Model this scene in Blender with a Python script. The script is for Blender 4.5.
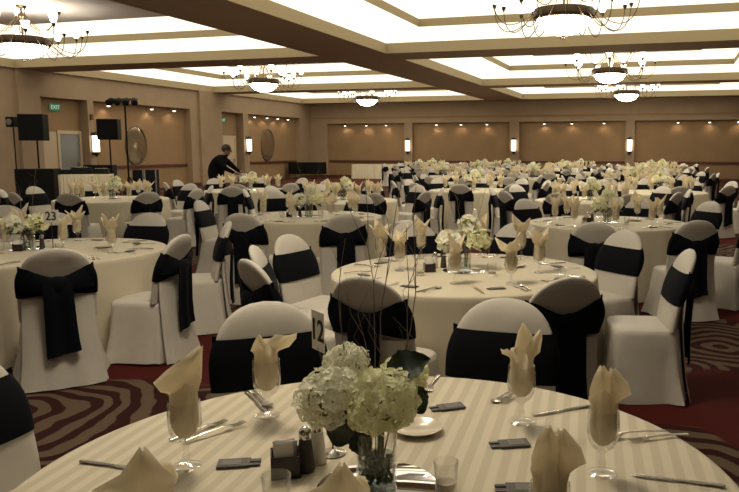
import bpy, bmesh, math, random
from mathutils import Vector, Matrix
PI = math.pi
sc = bpy.context.scene
for o in list(bpy.data.objects):
    bpy.data.objects.remove(o)
# ------------------------------------------------------------------ camera
EYE = 1.6
YAW, PITCH = math.radians(16.31), math.radians(7.344)
FPX, CX, CY = 741.7, 453.1, 244.9
cam_d = bpy.data.cameras.new('camera')
cam = bpy.data.objects.new('camera', cam_d)
sc.collection.objects.link(cam)
cam.location = (0, 0, EYE)
cam.rotation_euler = (PI / 2 - PITCH, 0, YAW)
cam_d.sensor_fit = 'HORIZONTAL'
cam_d.sensor_width = 36
cam_d.lens = 36 * FPX / 739
cam_d.shift_x = -(CX - 369.5) / 739
cam_d.shift_y = (CY - 246) / 739
cam_d.clip_end = 200
cam_d.clip_start = .05
sc.camera = cam
# ------------------------------------------------------------------ world, exposure, light strengths
w = bpy.data.worlds.new('world'); sc.world = w; w.use_nodes = True
w.node_tree.nodes['Background'].inputs[0].default_value = (1, .85, .65, 1)
w.node_tree.nodes['Background'].inputs[1].default_value = .02
sc.view_settings.view_transform = 'Standard'
sc.view_settings.look = 'None'
sc.view_settings.gamma = 1
sc.view_settings.use_curve_mapping = False
sc.view_settings.exposure = 0.0
COVE_W = 1.5        # glow put into the cove surfaces in place of hidden strip lamps
BOWL_W = 36.0        # chandelier bowls
SHADE_W = 4.0
SCONCE_W = 4.0
SPOT_W = 34.0
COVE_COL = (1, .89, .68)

# ------------------------------------------------------------------ helpers: pixels to places
_c, _s, _cp, _sp = math.cos(YAW), math.sin(YAW), math.cos(PITCH), math.sin(PITCH)
RIGHT = Vector((_c, _s, 0)); FWD = Vector((-_s * _cp, _c * _cp, -_sp)); UP = RIGHT.cross(FWD)
def ray(x, y): return RIGHT * ((x - CX) / FPX) - UP * ((y - CY) / FPX) + FWD
def at(x, y, z):
    d = ray(x, y); return d * ((z - EYE) / d.z) + Vector((0, 0, EYE))
def pt(x, y, dep): return ray(x, y) * dep + Vector((0, 0, EYE))
def depth(p): return (Vector(p) - Vector((0, 0, EYE))).dot(FWD)

# ------------------------------------------------------------------ materials
def new_mat(name):
    m = bpy.data.materials.new(name); m.use_nodes = True
    return m, m.node_tree, m.node_tree.nodes['Principled BSDF']
def mat(name, col, rough=.6, metal=0, spec=.5, noise=0, nscale=8, emit=None, es=0, sheen=0, bump=0, bscale=60, trans=0):
    m, t, b = new_mat(name)
    b.inputs['Base Color'].default_value = (*col, 1)
    b.inputs['Roughness'].default_value = rough
    b.inputs['Metallic'].default_value = metal
    b.inputs['Specular IOR Level'].default_value = spec
    if sheen: b.inputs['Sheen Weight'].default_value = sheen
    if emit:
        b.inputs['Emission Color'].default_value = (*emit, 1); b.inputs['Emission Strength'].default_value = es
    tc = t.nodes.new('ShaderNodeTexCoord')
    if noise:
        n = t.nodes.new('ShaderNodeTexNoise'); n.inputs['Scale'].default_value = nscale; n.inputs['Detail'].default_value = 4
        t.links.new(tc.outputs['Object'], n.inputs['Vector'])
        r = t.nodes.new('ShaderNodeValToRGB')
        r.color_ramp.elements[0].position = .3; r.color_ramp.elements[1].position = .7
        r.color_ramp.elements[0].color = (*[c * (1 - noise) for c in col], 1)
        r.color_ramp.elements[1].color = (*[min(1, c * (1 + noise)) for c in col], 1)
        t.links.new(n.outputs['Fac'], r.inputs['Fac']); t.links.new(r.outputs['Color'], b.inputs['Base Color'])
    if bump:
        n2 = t.nodes.new('ShaderNodeTexNoise'); n2.inputs['Scale'].default_value = bscale
        t.links.new(tc.outputs['Object'], n2.inputs['Vector'])
        bp = t.nodes.new('ShaderNodeBump'); bp.inputs['Strength'].default_value = bump; bp.inputs['Distance'].default_value = .02
        t.links.new(n2.outputs['Fac'], bp.inputs['Height']); t.links.new(bp.outputs['Normal'], b.inputs['Normal'])
    if trans:                                  # thin cloth and petals let light through
        tl = t.nodes.new('ShaderNodeBsdfTranslucent'); tl.inputs[0].default_value = (*col, 1)
        mx = t.nodes.new('ShaderNodeMixShader'); mx.inputs[0].default_value = trans
        t.links.new(b.outputs[0], mx.inputs[1]); t.links.new(tl.outputs[0], mx.inputs[2])
        t.links.new(mx.outputs[0], t.nodes['Material Output'].inputs[0])
    return m
def glass_mat(name, tint=(.99, .99, .985), refl=1.0):
    m = bpy.data.materials.new(name); m.use_nodes = True; t = m.node_tree; t.nodes.clear()
    out = t.nodes.new('ShaderNodeOutputMaterial'); mx = t.nodes.new('ShaderNodeMixShader')
    tr = t.nodes.new('ShaderNodeBsdfTransparent'); tr.inputs[0].default_value = (*tint, 1)
    gl = t.nodes.new('ShaderNodeBsdfGlossy'); gl.inputs['Roughness'].default_value = .04
    lw = t.nodes.new('ShaderNodeLayerWeight'); lw.inputs['Blend'].default_value = .5
    pw = t.nodes.new('ShaderNodeMath'); pw.operation = 'POWER'; pw.inputs[1].default_value = 2.6
    fr = t.nodes.new('ShaderNodeMath'); fr.operation = 'MULTIPLY_ADD'; fr.inputs[1].default_value = .75 * refl; fr.inputs[2].default_value = .06
    t.links.new(lw.outputs['Facing'], pw.inputs[0]); t.links.new(pw.outputs[0], fr.inputs[0])
    t.links.new(fr.outputs[0], mx.inputs[0]); t.links.new(tr.outputs[0], mx.inputs[1]); t.links.new(gl.outputs[0], mx.inputs[2])
    t.links.new(mx.outputs[0], out.inputs[0])
    return m
def emit_mat(name, col, strength):
    m = bpy.data.materials.new(name); m.use_nodes = True; t = m.node_tree; t.nodes.clear()
    out = t.nodes.new('ShaderNodeOutputMaterial'); e = t.nodes.new('ShaderNodeEmission')
    e.inputs[0].default_value = (*col, 1); e.inputs[1].default_value = strength
    t.links.new(e.outputs[0], out.inputs[0]); return m
def damask_mat():
    m, t, b = new_mat('damask_cloth')
    N = t.nodes.new; L = t.links.new
    tc = N('ShaderNodeTexCoord'); mp = N('ShaderNodeMapping'); mp.inputs['Rotation'].default_value[2] = math.radians(-6)
    L(tc.outputs['Object'], mp.inputs['Vector'])
    wv = N('ShaderNodeTexWave'); wv.bands_direction = 'X'; wv.inputs['Scale'].default_value = 6.2; wv.inputs['Distortion'].default_value = 0
    L(mp.outputs[0], wv.inputs['Vector'])
    r = N('ShaderNodeValToRGB'); r.color_ramp.elements[0].position = .42; r.color_ramp.elements[1].position = .58
    r.color_ramp.elements[0].color = (.545, .485, .36, 1); r.color_ramp.elements[1].color = (.63, .565, .43, 1)
    L(wv.outputs['Fac'], r.inputs['Fac']); L(r.outputs['Color'], b.inputs['Base Color'])
    r2 = N('ShaderNodeMapRange'); r2.inputs['To Min'].default_value = .75; r2.inputs['To Max'].default_value = .5
    L(wv.outputs['Fac'], r2.inputs['Value']); L(r2.outputs[0], b.inputs['Roughness'])
    b.inputs['Specular IOR Level'].default_value = .35
    return m
def carpet_mat():
    m, t, b = new_mat('patterned_carpet')
    N = t.nodes.new; L = t.links.new
    tc = N('ShaderNodeTexCoord'); mp = N('ShaderNodeMapping'); mp.inputs['Location'].default_value = (.35, .15, 0)
    L(tc.outputs['Object'], mp.inputs['Vector'])
    n = N('ShaderNodeTexNoise'); n.inputs['Scale'].default_value = 1.3; n.inputs['Detail'].default_value = 1
    L(mp.outputs[0], n.inputs['Vector'])
    add = N('ShaderNodeMixRGB'); add.blend_type = 'ADD'; add.inputs[0].default_value = .55
    L(mp.outputs[0], add.inputs[1]); L(n.outputs['Color'], add.inputs[2])
    v = N('ShaderNodeTexVoronoi'); v.voronoi_dimensions = '2D'; v.inputs['Scale'].default_value = .62; v.inputs['Randomness'].default_value = .75
    L(add.outputs[0], v.inputs['Vector'])
    mu = N('ShaderNodeMath'); mu.operation = 'MULTIPLY'; mu.inputs[1].default_value = 70
    L(v.outputs['Distance'], mu.inputs[0])
    n3 = N('ShaderNodeTexNoise'); n3.inputs['Scale'].default_value = 2.2; L(mp.outputs[0], n3.inputs['Vector'])
    m3 = N('ShaderNodeMath'); m3.operation = 'MULTIPLY_ADD'; m3.inputs[1].default_value = 9; L(n3.outputs['Fac'], m3.inputs[0]); L(mu.outputs[0], m3.inputs[2])
    sn = N('ShaderNodeMath'); sn.operation = 'SINE'; L(m3.outputs[0], sn.inputs[0])
    r = N('ShaderNodeValToRGB'); r.color_ramp.interpolation = 'EASE'
    e = r.color_ramp.elements; e[0].position = .42; e[1].position = .62
    e[0].color = (.030, .008, .007, 1); e[1].color = (.105, .072, .048, 1)
    mr = N('ShaderNodeMapRange'); mr.inputs['From Min'].default_value = -1; L(sn.outputs[0], mr.inputs['Value']); L(mr.outputs[0], r.inputs['Fac'])
    # plain red fields between the medallions
    rr = N('ShaderNodeValToRGB'); rr.color_ramp.elements[0].position = .44; rr.color_ramp.elements[1].position = .47
    mp2 = N('ShaderNodeMapping'); mp2.inputs['Location'].default_value = (0, -3.4 / 3.0 + .25, 0); mp2.inputs['Scale'].default_value = (1, 1 / 3.0, 1)
    L(tc.outputs['Object'], mp2.inputs['Vector'])
    sx = N('ShaderNodeSeparateXYZ'); L(mp2.outputs[0], sx.inputs[0])
    ph = N('ShaderNodeMath'); ph.operation = 'MULTIPLY'; ph.inputs[1].default_value = 2 * PI; L(sx.outputs['Y'], ph.inputs[0])
    sw = N('ShaderNodeMath'); sw.operation = 'SINE'; L(ph.outputs[0], sw.inputs[0])
    wn = N('ShaderNodeTexNoise'); wn.inputs['Scale'].default_value = .9; L(tc.outputs['Object'], wn.inputs['Vector'])
    wa = N('ShaderNodeMath'); wa.operation = 'MULTIPLY_ADD'; wa.inputs[1].default_value = .28; L(sw.outputs[0], wa.inputs[0]); L(wn.outputs['Fac'], wa.inputs[2])
    L(wa.outputs[0], rr.inputs['Fac'])
    fn = N('ShaderNodeTexNoise'); fn.inputs['Scale'].default_value = 160; L(tc.outputs['Object'], fn.inputs['Vector'])
    fr = N('ShaderNodeValToRGB'); fr.color_ramp.elements[0].color = (.052, .007, .006, 1); fr.color_ramp.elements[1].color = (.075, .011, .009, 1)
    L(fn.outputs['Fac'], fr.inputs['Fac'])
    mx = N('ShaderNodeMixRGB'); L(rr.outputs['Color'], mx.inputs[0]); L(fr.outputs['Color'], mx.inputs[1]); L(r.outputs['Color'], mx.inputs[2])
    L(mx.outputs[0], b.inputs['Base Color']); b.inputs['Roughness'].default_value = .95; b.inputs['Specular IOR Level'].default_value = .1
    return m
M = dict(
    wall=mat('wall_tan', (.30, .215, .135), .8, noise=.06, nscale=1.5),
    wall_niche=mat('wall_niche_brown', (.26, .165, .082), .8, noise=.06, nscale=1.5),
    soffit=mat('soffit_tan', (.29, .20, .135), .85, noise=.04, nscale=1),
    fascia=mat('fascia_cream', (.36, .29, .17), .8),
    plaster=mat('ceiling_plaster', (.66, .64, .63), .85, noise=.07, nscale=.6),
    rail=mat('dark_wood', (.085, .022, .014), .45),
    carpet=carpet_mat(),
    cove=emit_mat('glowing_cove', COVE_COL, COVE_W), cove_dim=emit_mat('glowing_cove_dim', COVE_COL, COVE_W * .24),  # cove plaster emits by itself, imitating the wash of hidden strips
    cover=mat('white_polyester', (.56, .525, .465), .62, spec=.3, bump=.35, bscale=7),
    sash=mat('navy_satin', (.0035, .0042, .0075), .8, spec=.12),
    cloth=damask_mat(),
    cloth_plain=mat('ivory_cloth', (.60, .54, .41), .75, noise=.03, nscale=3),
    skirt=mat('ivory_skirting', (.62, .56, .42), .75),
    napkin=mat('ivory_napkin', (.90, .83, .67), .8, trans=.48, noise=.05, nscale=30, bump=.1, bscale=40),
    glass=glass_mat('clear_glass'),
    water=glass_mat('water', (.80, .88, .84)),
    bead=mat('glass_bead', (.10, .14, .12), .1, spec=.9),
    steel=mat('polished_steel', (.55, .50, .42), .22, metal=1),
    chrome=mat('chrome', (.7, .68, .62), .12, metal=1),
    mirror=mat('mirror_glass', (.86, .86, .84), .03, metal=1), wallmirror=mat('wall_mirror_glass', (.42, .36, .27), .12, metal=.85), oldgold=mat('dull_gold_frame', (.16, .11, .06), .5, metal=.5),
    favor=mat('slate_card', (.085, .08, .072), .6, noise=.2, nscale=50),
    favor2=mat('pale_grey_print', (.15, .14, .13), .6),
    china=mat('cream_china', (.66, .58, .46), .2),
    black=mat('black_plastic', (.006, .006, .006), .6, spec=.15),
    grille=mat('speaker_grille', (.006, .006, .006), .8, spec=.1, bump=.4, bscale=200),
    caddy=mat('black_lacquer', (.02, .008, .012), .25),
    paper=mat('white_paper', (.75, .72, .66), .7),
    pink=mat('pink_paper', (.72, .42, .34), .7),
    blue=mat('blue_grey_paper', (.45, .50, .56), .7),
    petal=mat('hydrangea_petal', (.92, .91, .62), .7, trans=.3, noise=.12, nscale=25),
    petal_w=mat('white_hydrangea_petal', (.95, .93, .77), .7, trans=.3, noise=.10, nscale=25),
    heart=mat('floret_stalks', (.20, .22, .08), .8),
    leaf=mat('dark_leaf', (.016, .032, .012), .45, noise=.3, nscale=30),
    stem=mat('green_stem', (.08, .09, .03), .6),
    twig=mat('twig_bark', (.17, .14, .11), .5),
    pepper=mat('ground_pepper', (.06, .05, .04), .8),
    salt=mat('salt_grain', (.75, .72, .66), .8),
    bronze=mat('dark_bronze', (.075, .05, .028), .4, metal=.7),
    bowl=emit_mat('bowl_lamp_glass', (1, .86, .64), BOWL_W),
    shade=emit_mat('shade_lamp_glass', (1, .92, .78), SHADE_W),
    sconce=emit_mat('sconce_lamp', (1, .90, .72), SCONCE_W),
    exit=emit_mat('exit_lamp', (.16, .40, .19), .30),
    exitface=emit_mat('exit_letter_lamp', (.62, .85, .62), .75),
    ink=mat('black_ink', (.01, .01, .012), .6),
    doorw=mat('door_cream', (.48, .38, .25), .6),
    doorglass=mat('grey_blue_panel', (.17, .18, .17), .5),
    skin=mat('skin', (.22, .12, .08), .6),
    suit=mat('black_suit', (.005, .005, .006), .9, spec=.1),
    hair=mat('short_hair', (.03, .018, .012), .8),
    white=mat('white_linen', (.7, .68, .64), .7),
    red=mat('red_plastic', (.12, .02, .015), .4),
    silver=mat('silver_case_edge', (.4, .4, .4), .35, metal=.8),
)

# ------------------------------------------------------------------ mesh builder
def text_mesh(name, body, size, ext, off, mt):
    cu = bpy.data.curves.new(name, 'FONT'); cu.body = body; cu.size = size; cu.align_x = 'CENTER'; cu.align_y = 'CENTER'; cu.extrude = ext; cu.offset = off
    o = bpy.data.objects.new(name, cu); sc.collection.objects.link(o)
    me = bpy.data.meshes.new_from_object(o.evaluated_get(bpy.context.evaluated_depsgraph_get()))
    bpy.data.objects.remove(o); me.materials.clear(); me.materials.append(mt); return me
class MB:
    def __init__(self): self.v = []; self.f = []; self.mi = []; self.cur = 0
    def add(self, vs, fs):
        o = len(self.v); self.v += [tuple(p) for p in vs]
        for f in fs: self.f.append(tuple(i + o for i in f)); self.mi.append(self.cur)
        return self
    def box(self, c, s, rz=0, ry=0, rx=0):
        R = Matrix.Rotation(rz, 3, 'Z') @ Matrix.Rotation(ry, 3, 'Y') @ Matrix.Rotation(rx, 3, 'X')
        vs = [Vector(c) + R @ Vector((sx * s[0] / 2, sy * s[1] / 2, sz * s[2] / 2)) for sx in (-1, 1) for sy in (-1, 1) for sz in (-1, 1)]
        return self.add(vs, [(0, 1, 3, 2), (4, 6, 7, 5), (0, 4, 5, 1), (2, 3, 7, 6), (0, 2, 6, 4), (1, 5, 7, 3)])
    def bb(self, x0, x1, y0, y1, z0, z1):
        return self.box(((x0 + x1) / 2, (y0 + y1) / 2, (z0 + z1) / 2), (x1 - x0, y1 - y0, z1 - z0))
    def loft(self, rings, cap0=True, cap1=True, closed=True):
        n = len(rings[0]); o = len(self.v); fs = []
        vs = [p for r in rings for p in r]
        for k in range(len(rings) - 1):
            for i in range(n if closed else n - 1):
                j = (i + 1) % n
                fs.append((k * n + i, k * n + j, (k + 1) * n + j, (k + 1) * n + i))
        if cap0: fs.append(tuple(range(n - 1, -1, -1)))
        if cap1: fs.append(tuple((len(rings) - 1) * n + i for i in range(n)))
        return self.add(vs, fs)
    def lathe(self, prof, n=24, c=(0, 0, 0), cap0=True, cap1=True):
        rings = [[(c[0] + r * math.cos(2 * PI * i / n), c[1] + r * math.sin(2 * PI * i / n), c[2] + z) for i in range(n)] for r, z in prof]
        return self.loft(rings, cap0, cap1)
    def tube(self, path, rad, n=8):
        path = [Vector(p) for p in path]; rings = []
        if not hasattr(rad, '__len__'): rad = [rad] * len(path)
        for k, p in enumerate(path):
            d = (path[min(k + 1, len(path) - 1)] - path[max(k - 1, 0)]).normalized()
            a = d.cross(Vector((0, 0, 1)))
            if a.length < .05: a = d.cross(Vector((0, 1, 0)))
            a.normalize(); b = d.cross(a)
            rings.append([p + (a * math.cos(2 * PI * i / n) + b * math.sin(2 * PI * i / n)) * rad[k] for i in range(n)])
        return self.loft(rings)
    def ball(self, c, r, n=10, m=7, s=(1, 1, 1)):
        rings = []
        for k in range(m + 1):
            th = PI * (k + .02) / (m + .04)
            rings.append([(c[0] + s[0] * r * math.sin(th) * math.cos(2 * PI * i / n), c[1] + s[1] * r * math.sin(th) * math.sin(2 * PI * i / n), c[2] - s[2] * r * math.cos(th)) for i in range(n)])
        return self.loft(rings)
    def mesh(self, name, mats, smooth=True):
        me = bpy.data.meshes.new(name); me.from_pydata(self.v, [], self.f)
        if not isinstance(mats, (list, tuple)): mats = [mats]
        for m in mats: me.materials.append(m)
        me.polygons.foreach_set('material_index', self.mi)
        if smooth:
            me.polygons.foreach_set('use_smooth', [True] * len(me.polygons))
            try: me.set_sharp_from_angle(angle=math.radians(50))
            except Exception: pass
        me.update(); return me
LINK = sc.collection.objects.link
def link(name, me, parent=None, loc=None, rot=None, scale=None):
    o = bpy.data.objects.new(name, me); LINK(o)
    if parent is not None: o.parent = parent
    if loc is not None: o.location = loc
    if rot is not None: o.rotation_euler = rot
    if scale is not None: o.scale = scale
    return o
def empty(name, loc=(0, 0, 0), rz=0, parent=None):
    o = bpy.data.objects.new(name, None); LINK(o); o.location = loc; o.rotation_euler = (0, 0, rz)
    o.empty_display_size = .05
    if parent is not None: o.parent = parent
    return o
def tag(o, label, cat, group=None, kind=None):
    o['label'] = label; o['category'] = cat
    if group: o['group'] = group
    if kind: o['kind'] = kind
    return o
def struct(o): o['kind'] = 'structure'; return o
def copy_tree(root, loc, rz):
    """a thing, its parts and their sub-parts, copied without operators"""
    r = root.copy(); LINK(r); r.location = loc; r.rotation_euler = (0, 0, rz)
    for ch in list(root.children):
        c = ch.copy(); LINK(c); c.parent = r
        for g in list(ch.children):
            d = g.copy(); LINK(d); d.parent = c
    return r
def lerp(a, b, t): return a + (b - a) * t

# ------------------------------------------------------------------ the room
XL, XR, YB, YF, ZS = -20.07, 6.0, -6.0, 39.3, 4.15
fl = MB(); fl.add([(XL - 1, YB - .3, 0), (XR + .3, YB - .3, 0), (XR + .3, YF + .7, 0), (XL - 1, YF + .7, 0), (XL - 1, YB - .3, -.1), (XR + .3, YB - .3, -.1), (XR + .3, YF + .7, -.1), (XL - 1, YF + .7, -.1)],
                  [(0, 1, 2, 3), (7, 6, 5, 4), (0, 4, 5, 1), (1, 5, 6, 2), (2, 6, 7, 3), (3, 7, 4, 0)])
struct(link('floor', fl.mesh('floor', M['carpet'], False)))

CXS = [(-19.95, -9.4), (-7.45, 3.4)]                      # coffers across
CYS = [(-.9, 8.0), (9.5, 19.05), (20.5, 29.65), (30.85, 38.1)]  # coffers in depth
RECTS = [(x0, x1, y0, y1) for (y0, y1) in CYS for (x0, x1) in CXS]
ce = MB()
xs = [XL - .6] + [v for p in CXS for v in p] + [XR + .3]
ys = [YB - .3] + [v for p in CYS for v in p] + [YF + .6]
for i in range(len(xs) - 1):
    for j in range(len(ys) - 1):
        if i % 2 == 1 and j % 2 == 1: continue
        ce.bb(xs[i], xs[i + 1], ys[j], ys[j + 1], ZS, ZS + .12)
def ring(mb, r, z0, in0, z1, in1):
    """four sloped panels between two rectangles inset by in0 and in1"""
    x0, x1, y0, y1 = r
    a = [(x0 + in0, y0 + in0, z0), (x1 - in0, y0 + in0, z0), (x1 - in0, y1 - in0, z0), (x0 + in0, y1 - in0, z0)]
    b = [(x0 + in1, y0 + in1, z1), (x1 - in1, y0 + in1, z1), (x1 - in1, y1 - in1, z1), (x0 + in1, y1 - in1, z1)]
    mb.add(a + b, [(0, 4, 5, 1), (1, 5, 6, 2), (2, 6, 7, 3), (3, 7, 4, 0)])
fa = MB(); pl = MB()
I1, I2 = 1.42, 2.55
for r in RECTS:
    ring(fa, r, ZS - .004, -.03, ZS - .004, .012); ring(fa, r, ZS - .004, .012, ZS + .26, .012); ring(fa, r, ZS + .26, .012, ZS + .26, -.1)
    ring(fa, r, ZS + .41, I1, ZS + .60, I1)
    x0, x1, y0, y1 = r
    pl.bb(x0 + I2, x1 - I2, y0 + I2, y1 - I2, ZS + .78, ZS + .86)
    lid = (x0 - .1, x1 + .1, y0 - .1, y1 + .1)
struct(link('ceiling', ce.mesh('ceiling', M['soffit'], False)))
struct(link('trim_1', fa.mesh('coffer_fascia', M['fascia'], False)))
struct(link('trim_2', pl.mesh('coffer_panel', M['plaster'], False)))
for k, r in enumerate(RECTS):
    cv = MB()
    ring(cv, r, ZS + .262, .012, ZS + .41, I1 + .002); ring(cv, r, ZS + .60, I1, ZS + .78, I2)  # sloped cove bands are no lamps; their lit look is emission
    struct(link('trim_%d' % (k + 10), cv.mesh('glowing_cove', M['cove_dim' if k < 2 else 'cove'], False)))
top = MB(); top.bb(XL - .6, XR + .3, YB - .3, YF + .6, ZS + 1.1, ZS + 1.2)

# left wall with its niches, drawn in Y
DN = .42
def wall_left():
    b = MB(); n = MB(); t = MB()
    niches = [(20.06, 22.13), (22.42, 28.07), (30.38, 32.23), (32.68, 38.03)]
    deep = [.38, .30, .38, .30]
    y = YB - .3
    for (a, c), d in zip(niches, deep):
        b.bb(XL - 1, XL, y, a, 0, ZS); b.bb(XL - 1, XL, a, c, 3.33, ZS)
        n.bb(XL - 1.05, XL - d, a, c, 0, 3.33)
        y = c
    b.bb(XL - 1, XL, y, YF + .7, 0, ZS)
    struct(link('wall_left', b.mesh('wall_left', M['wall'], False)))
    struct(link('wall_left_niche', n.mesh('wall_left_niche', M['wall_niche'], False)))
    for a, c in ((22.42, 28.07), (32.68, 38.03)): t.bb(XL - .30, XL - .25, a, c, .86, .98)
    struct(link('trim_3', t.mesh('chair_rail', M['rail'], False)))
    p = MB()
    for a, c in ((19.1, 19.95), (28.62, 30.27)): p.bb(XL - .01, XL + .12, a, c, 0, ZS)
    struct(link('trim_4', p.mesh('pilaster', M['wall'], False)))
    bs = MB()
    for a, c in ((YB, 20.06), (22.13, 22.42), (28.07, 30.38), (32.23, 32.68), (38.03, YF)): bs.bb(XL, XL + .015, a, c, 0, .14)
    struct(link('baseboard_left', bs.mesh('baseboard_left', M['rail'], False)))
wall_left()
def wall_far():
    b = MB(); n = MB(); t = MB()
    niches = [(-19.03, -14.34), (-13.87, -8.34), (-7.85, -2.3), (-1.86, 3.6)]
    x = XL
    for a, c in niches:
        b.bb(x, a, YF, YF + .7, 0, ZS); b.bb(a, c, YF, YF + .7, 3.05, ZS)
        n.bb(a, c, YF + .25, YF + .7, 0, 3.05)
        t.bb(a, c, YF + .2, YF + .26, .86, .98); x = c
    b.bb(x, XR + .3, YF, YF + .7, 0, ZS)
    struct(link('wall_far', b.mesh('wall_far', M['wall'], False)))
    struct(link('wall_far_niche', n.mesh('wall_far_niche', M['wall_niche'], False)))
    struct(link('trim_5', t.mesh('chair_rail', M['rail'], False)))
    m = MB(); m.bb(XL + .1, XR, YF - .05, YF, 3.32, 3.40); struct(link('trim_6', m.mesh('frieze_moulding', M['wall_niche'], False)))
    bs = MB(); bs.bb(XL, XR, YF - .015, YF, 0, .14); struct(link('baseboard_far', bs.mesh('baseboard_far', M['rail'], False)))
wall_far()
wr = MB(); wr.bb(XR, XR + .3, YB, YF + .7, 0, ZS); struct(link('wall_right', wr.mesh('wall_right', M['wall'], False)))
wb = MB(); wb.bb(XL, XR, YB - .3, YB, 0, ZS); struct(link('wall_back', wb.mesh('wall_back', M['wall'], False)))

# doors in the two left-wall niches
def door(n, y0, y1, open_leaf):
    x = XL - .38
    f = MB(); f.bb(x, x + .08, y0, y0 + .1, 0, 2.25); f.bb(x, x + .08, y1 - .1, y1, 0, 2.25); f.bb(x, x + .08, y0 + .1, y1 - .1, 2.13, 2.25)
    fr = struct(link('door_%d' % n, f.mesh('door_frame', M['doorw'], False)))
    l = MB(); l.bb(x + .01, x + .05, y0 + .1, y1 - .1, .01, 2.13)
    lf = link('door_leaf', l.mesh('door_leaf', M['doorglass'] if open_leaf else M['doorw'], False), fr)
    h = MB(); h.bb(x + .05, x + .12, y1 - .25, y1 - .2, .95, 1.15); link('door_handle', h.mesh('door_handle', M['steel'], False), lf)
    return fr
door(1, 21.0, 22.10, True)
door(2, 30.9, 32.0, False)
dl = MB(); dl.bb(XL - .38, XL - .33, 20.12, 20.98, .01, 2.2); dl.bb(XL - .33, XL - .315, 20.24, 20.86, .3, .95); dl.bb(XL - .33, XL - .315, 20.24, 20.86, 1.1, 2.0)
struct(link('door_3', dl.mesh('door_leaf_closed', M['doorw'], False)))

# exit signs
def exit_sign(loc, label):
    r = empty('exit_sign', loc); tag(r, label, 'exit sign', None)
    b = MB(); b.box((0, 0, 0), (.06, .40, .25)); link('housing', b.mesh('exit_housing', M['exit'], False), r)
    link('lettering', text_mesh('lettering', 'EXIT', .19, .002, 0, M['exitface']), r, (.034, 0, 0), (PI / 2, 0, PI / 2))
exit_sign((XL - .33, 20.98, 3.03), 'green lit EXIT sign above the grey door at far left')
exit_sign((XL - .33, 30.95, 2.96), 'small green EXIT sign above the cream door behind the bending person')
# fire alarm pull
fp = MB(); fp.box((0, 0, 0), (.06, .12, .2)); fp.box((.03, 0, .02), (.02, .07, .05))
tag(link('fire_alarm', fp.mesh('fire_alarm', M['red'], False), None, (XL + .03, 22.27, 2.75)), 'small dark red fire alarm high beside the left wall lamp', 'fire alarm')

# wall sconces
def sconce(loc, rz, label):
    r = empty('wall_sconce', loc, rz); tag(r, label, 'wall lamp', 'tall white wall sconces')
    b = MB(); b.box((0, .03, 0), (.10, .06, .80)); link('back_plate', b.mesh('sconce_plate', M['bronze'], False), r)
    s = MB(); s.lathe([(.02, -.33), (.115, -.31), (.12, .31), (.02, .33)], 16, (0, -.09, 0)); link('lamp_shade', s.mesh('sconce_shade', M['sconce']), r)
    c = MB(); c.lathe([(.125, .29), (.13, .36), (.06, .42)], 16, (0, -.09, 0)); link('cap', c.mesh('sconce_cap', M['bronze']), r)
    c = MB(); c.lathe([(.03, -.46), (.06, -.40), (.13, -.34), (.125, -.29)], 16, (0, -.09, 0)); link('foot', c.mesh('sconce_foot', M['bronze']), r)
sconce((-14.1, YF - .05, 1.8), 0, 'white glowing wall sconce on far wall nearest the left corner')
sconce((-8.1, YF - .05, 1.8), 0, 'white glowing wall sconce in the middle of the far wall')
sconce((-2.08, YF - .05, 1.8), 0, 'white glowing wall sconce on far wall at right')
sconce((XL + .06, 22.27, 1.8), PI / 2, 'white glowing wall sconce on left wall between two speakers')
sconce((XL + .06, 32.45, 1.8), PI / 2, 'white glowing wall sconce on left wall beside the larger oval mirror')

# oval wall mirrors
def oval(loc, a, b, label):
    r = empty('oval_mirror', loc); tag(r, label, 'mirror')
    n = 40
    def el(s, x): return [(x, s * a * math.cos(2 * PI * i / n), s * b * math.sin(2 * PI * i / n)) for i in range(n)]
    f = MB(); f.loft([el(1, 0), el(1, .04), el(.96, .06), el(.93, .03), el(.93, 0)], False, False); link('frame', f.mesh('mirror_frame', M['oldgold']), r)
    g = MB(); g.loft([el(.94, .005), el(.94, .02), el(.88, .026)], True, True); link('mirror_glass', g.mesh('mirror_glass', M['wallmirror']), r)
oval((XL - .30, 24.9, 1.72), .62, .80, 'oval wall mirror behind the light stand')
oval((XL - .30, 34.95, 1.80), .68, .88, 'oval wall mirror beside the far left wall lamp')

# picture spots in the niches
def spot(loc, aim, label, group):
    r = empty('ceiling_spot', loc); tag(r, label, 'spotlight', group)
    b = MB(); b.lathe([(.07, .0), (.07, .10), (.03, .13)], 12, cap0=False); link('can', b.mesh('spot_can', M['bronze']), r)
    l = MB(); l.ball((0, 0, .0), .065, 12, 8, (1, 1, .6)); link('lamp', l.mesh('spot_lamp', M['sconce']), r)
    ld = bpy.data.lights.new('spot_beam', 'SPOT'); ld.energy = SPOT_W; ld.spot_size = math.radians(125); ld.spot_blend = .8; ld.color = (1, .74, .5); ld.shadow_soft_size = .05
    lo = bpy.data.objects.new('spot_beam', ld); LINK(lo); lo.parent = r
    lo.location = (0, 0, -.02); d = Vector(aim); lo.rotation_euler = d.to_track_quat('-Z', 'Y').to_euler()
ORD = ['first', 'second', 'third', 'fourth', 'fifth', 'sixth', 'seventh', 'eighth', 'ninth', 'tenth', 'eleventh']
NN = [('first', (-17.9, -16.6, -15.4)), ('second', (-12.45, -11.05, -9.6)), ('third', (-6.5, -5.05, -3.4)), ('fourth', (.25, 1.75, 3.1))]
for nm, xs_ in NN:
    for k, x in enumerate(xs_):
        spot((x, YF - .02, 2.93), (0, .35, -1), '%s small spotlight over the %s far-wall panel from the left corner' % (ORD[k], nm), 'far wall spotlights')
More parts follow.
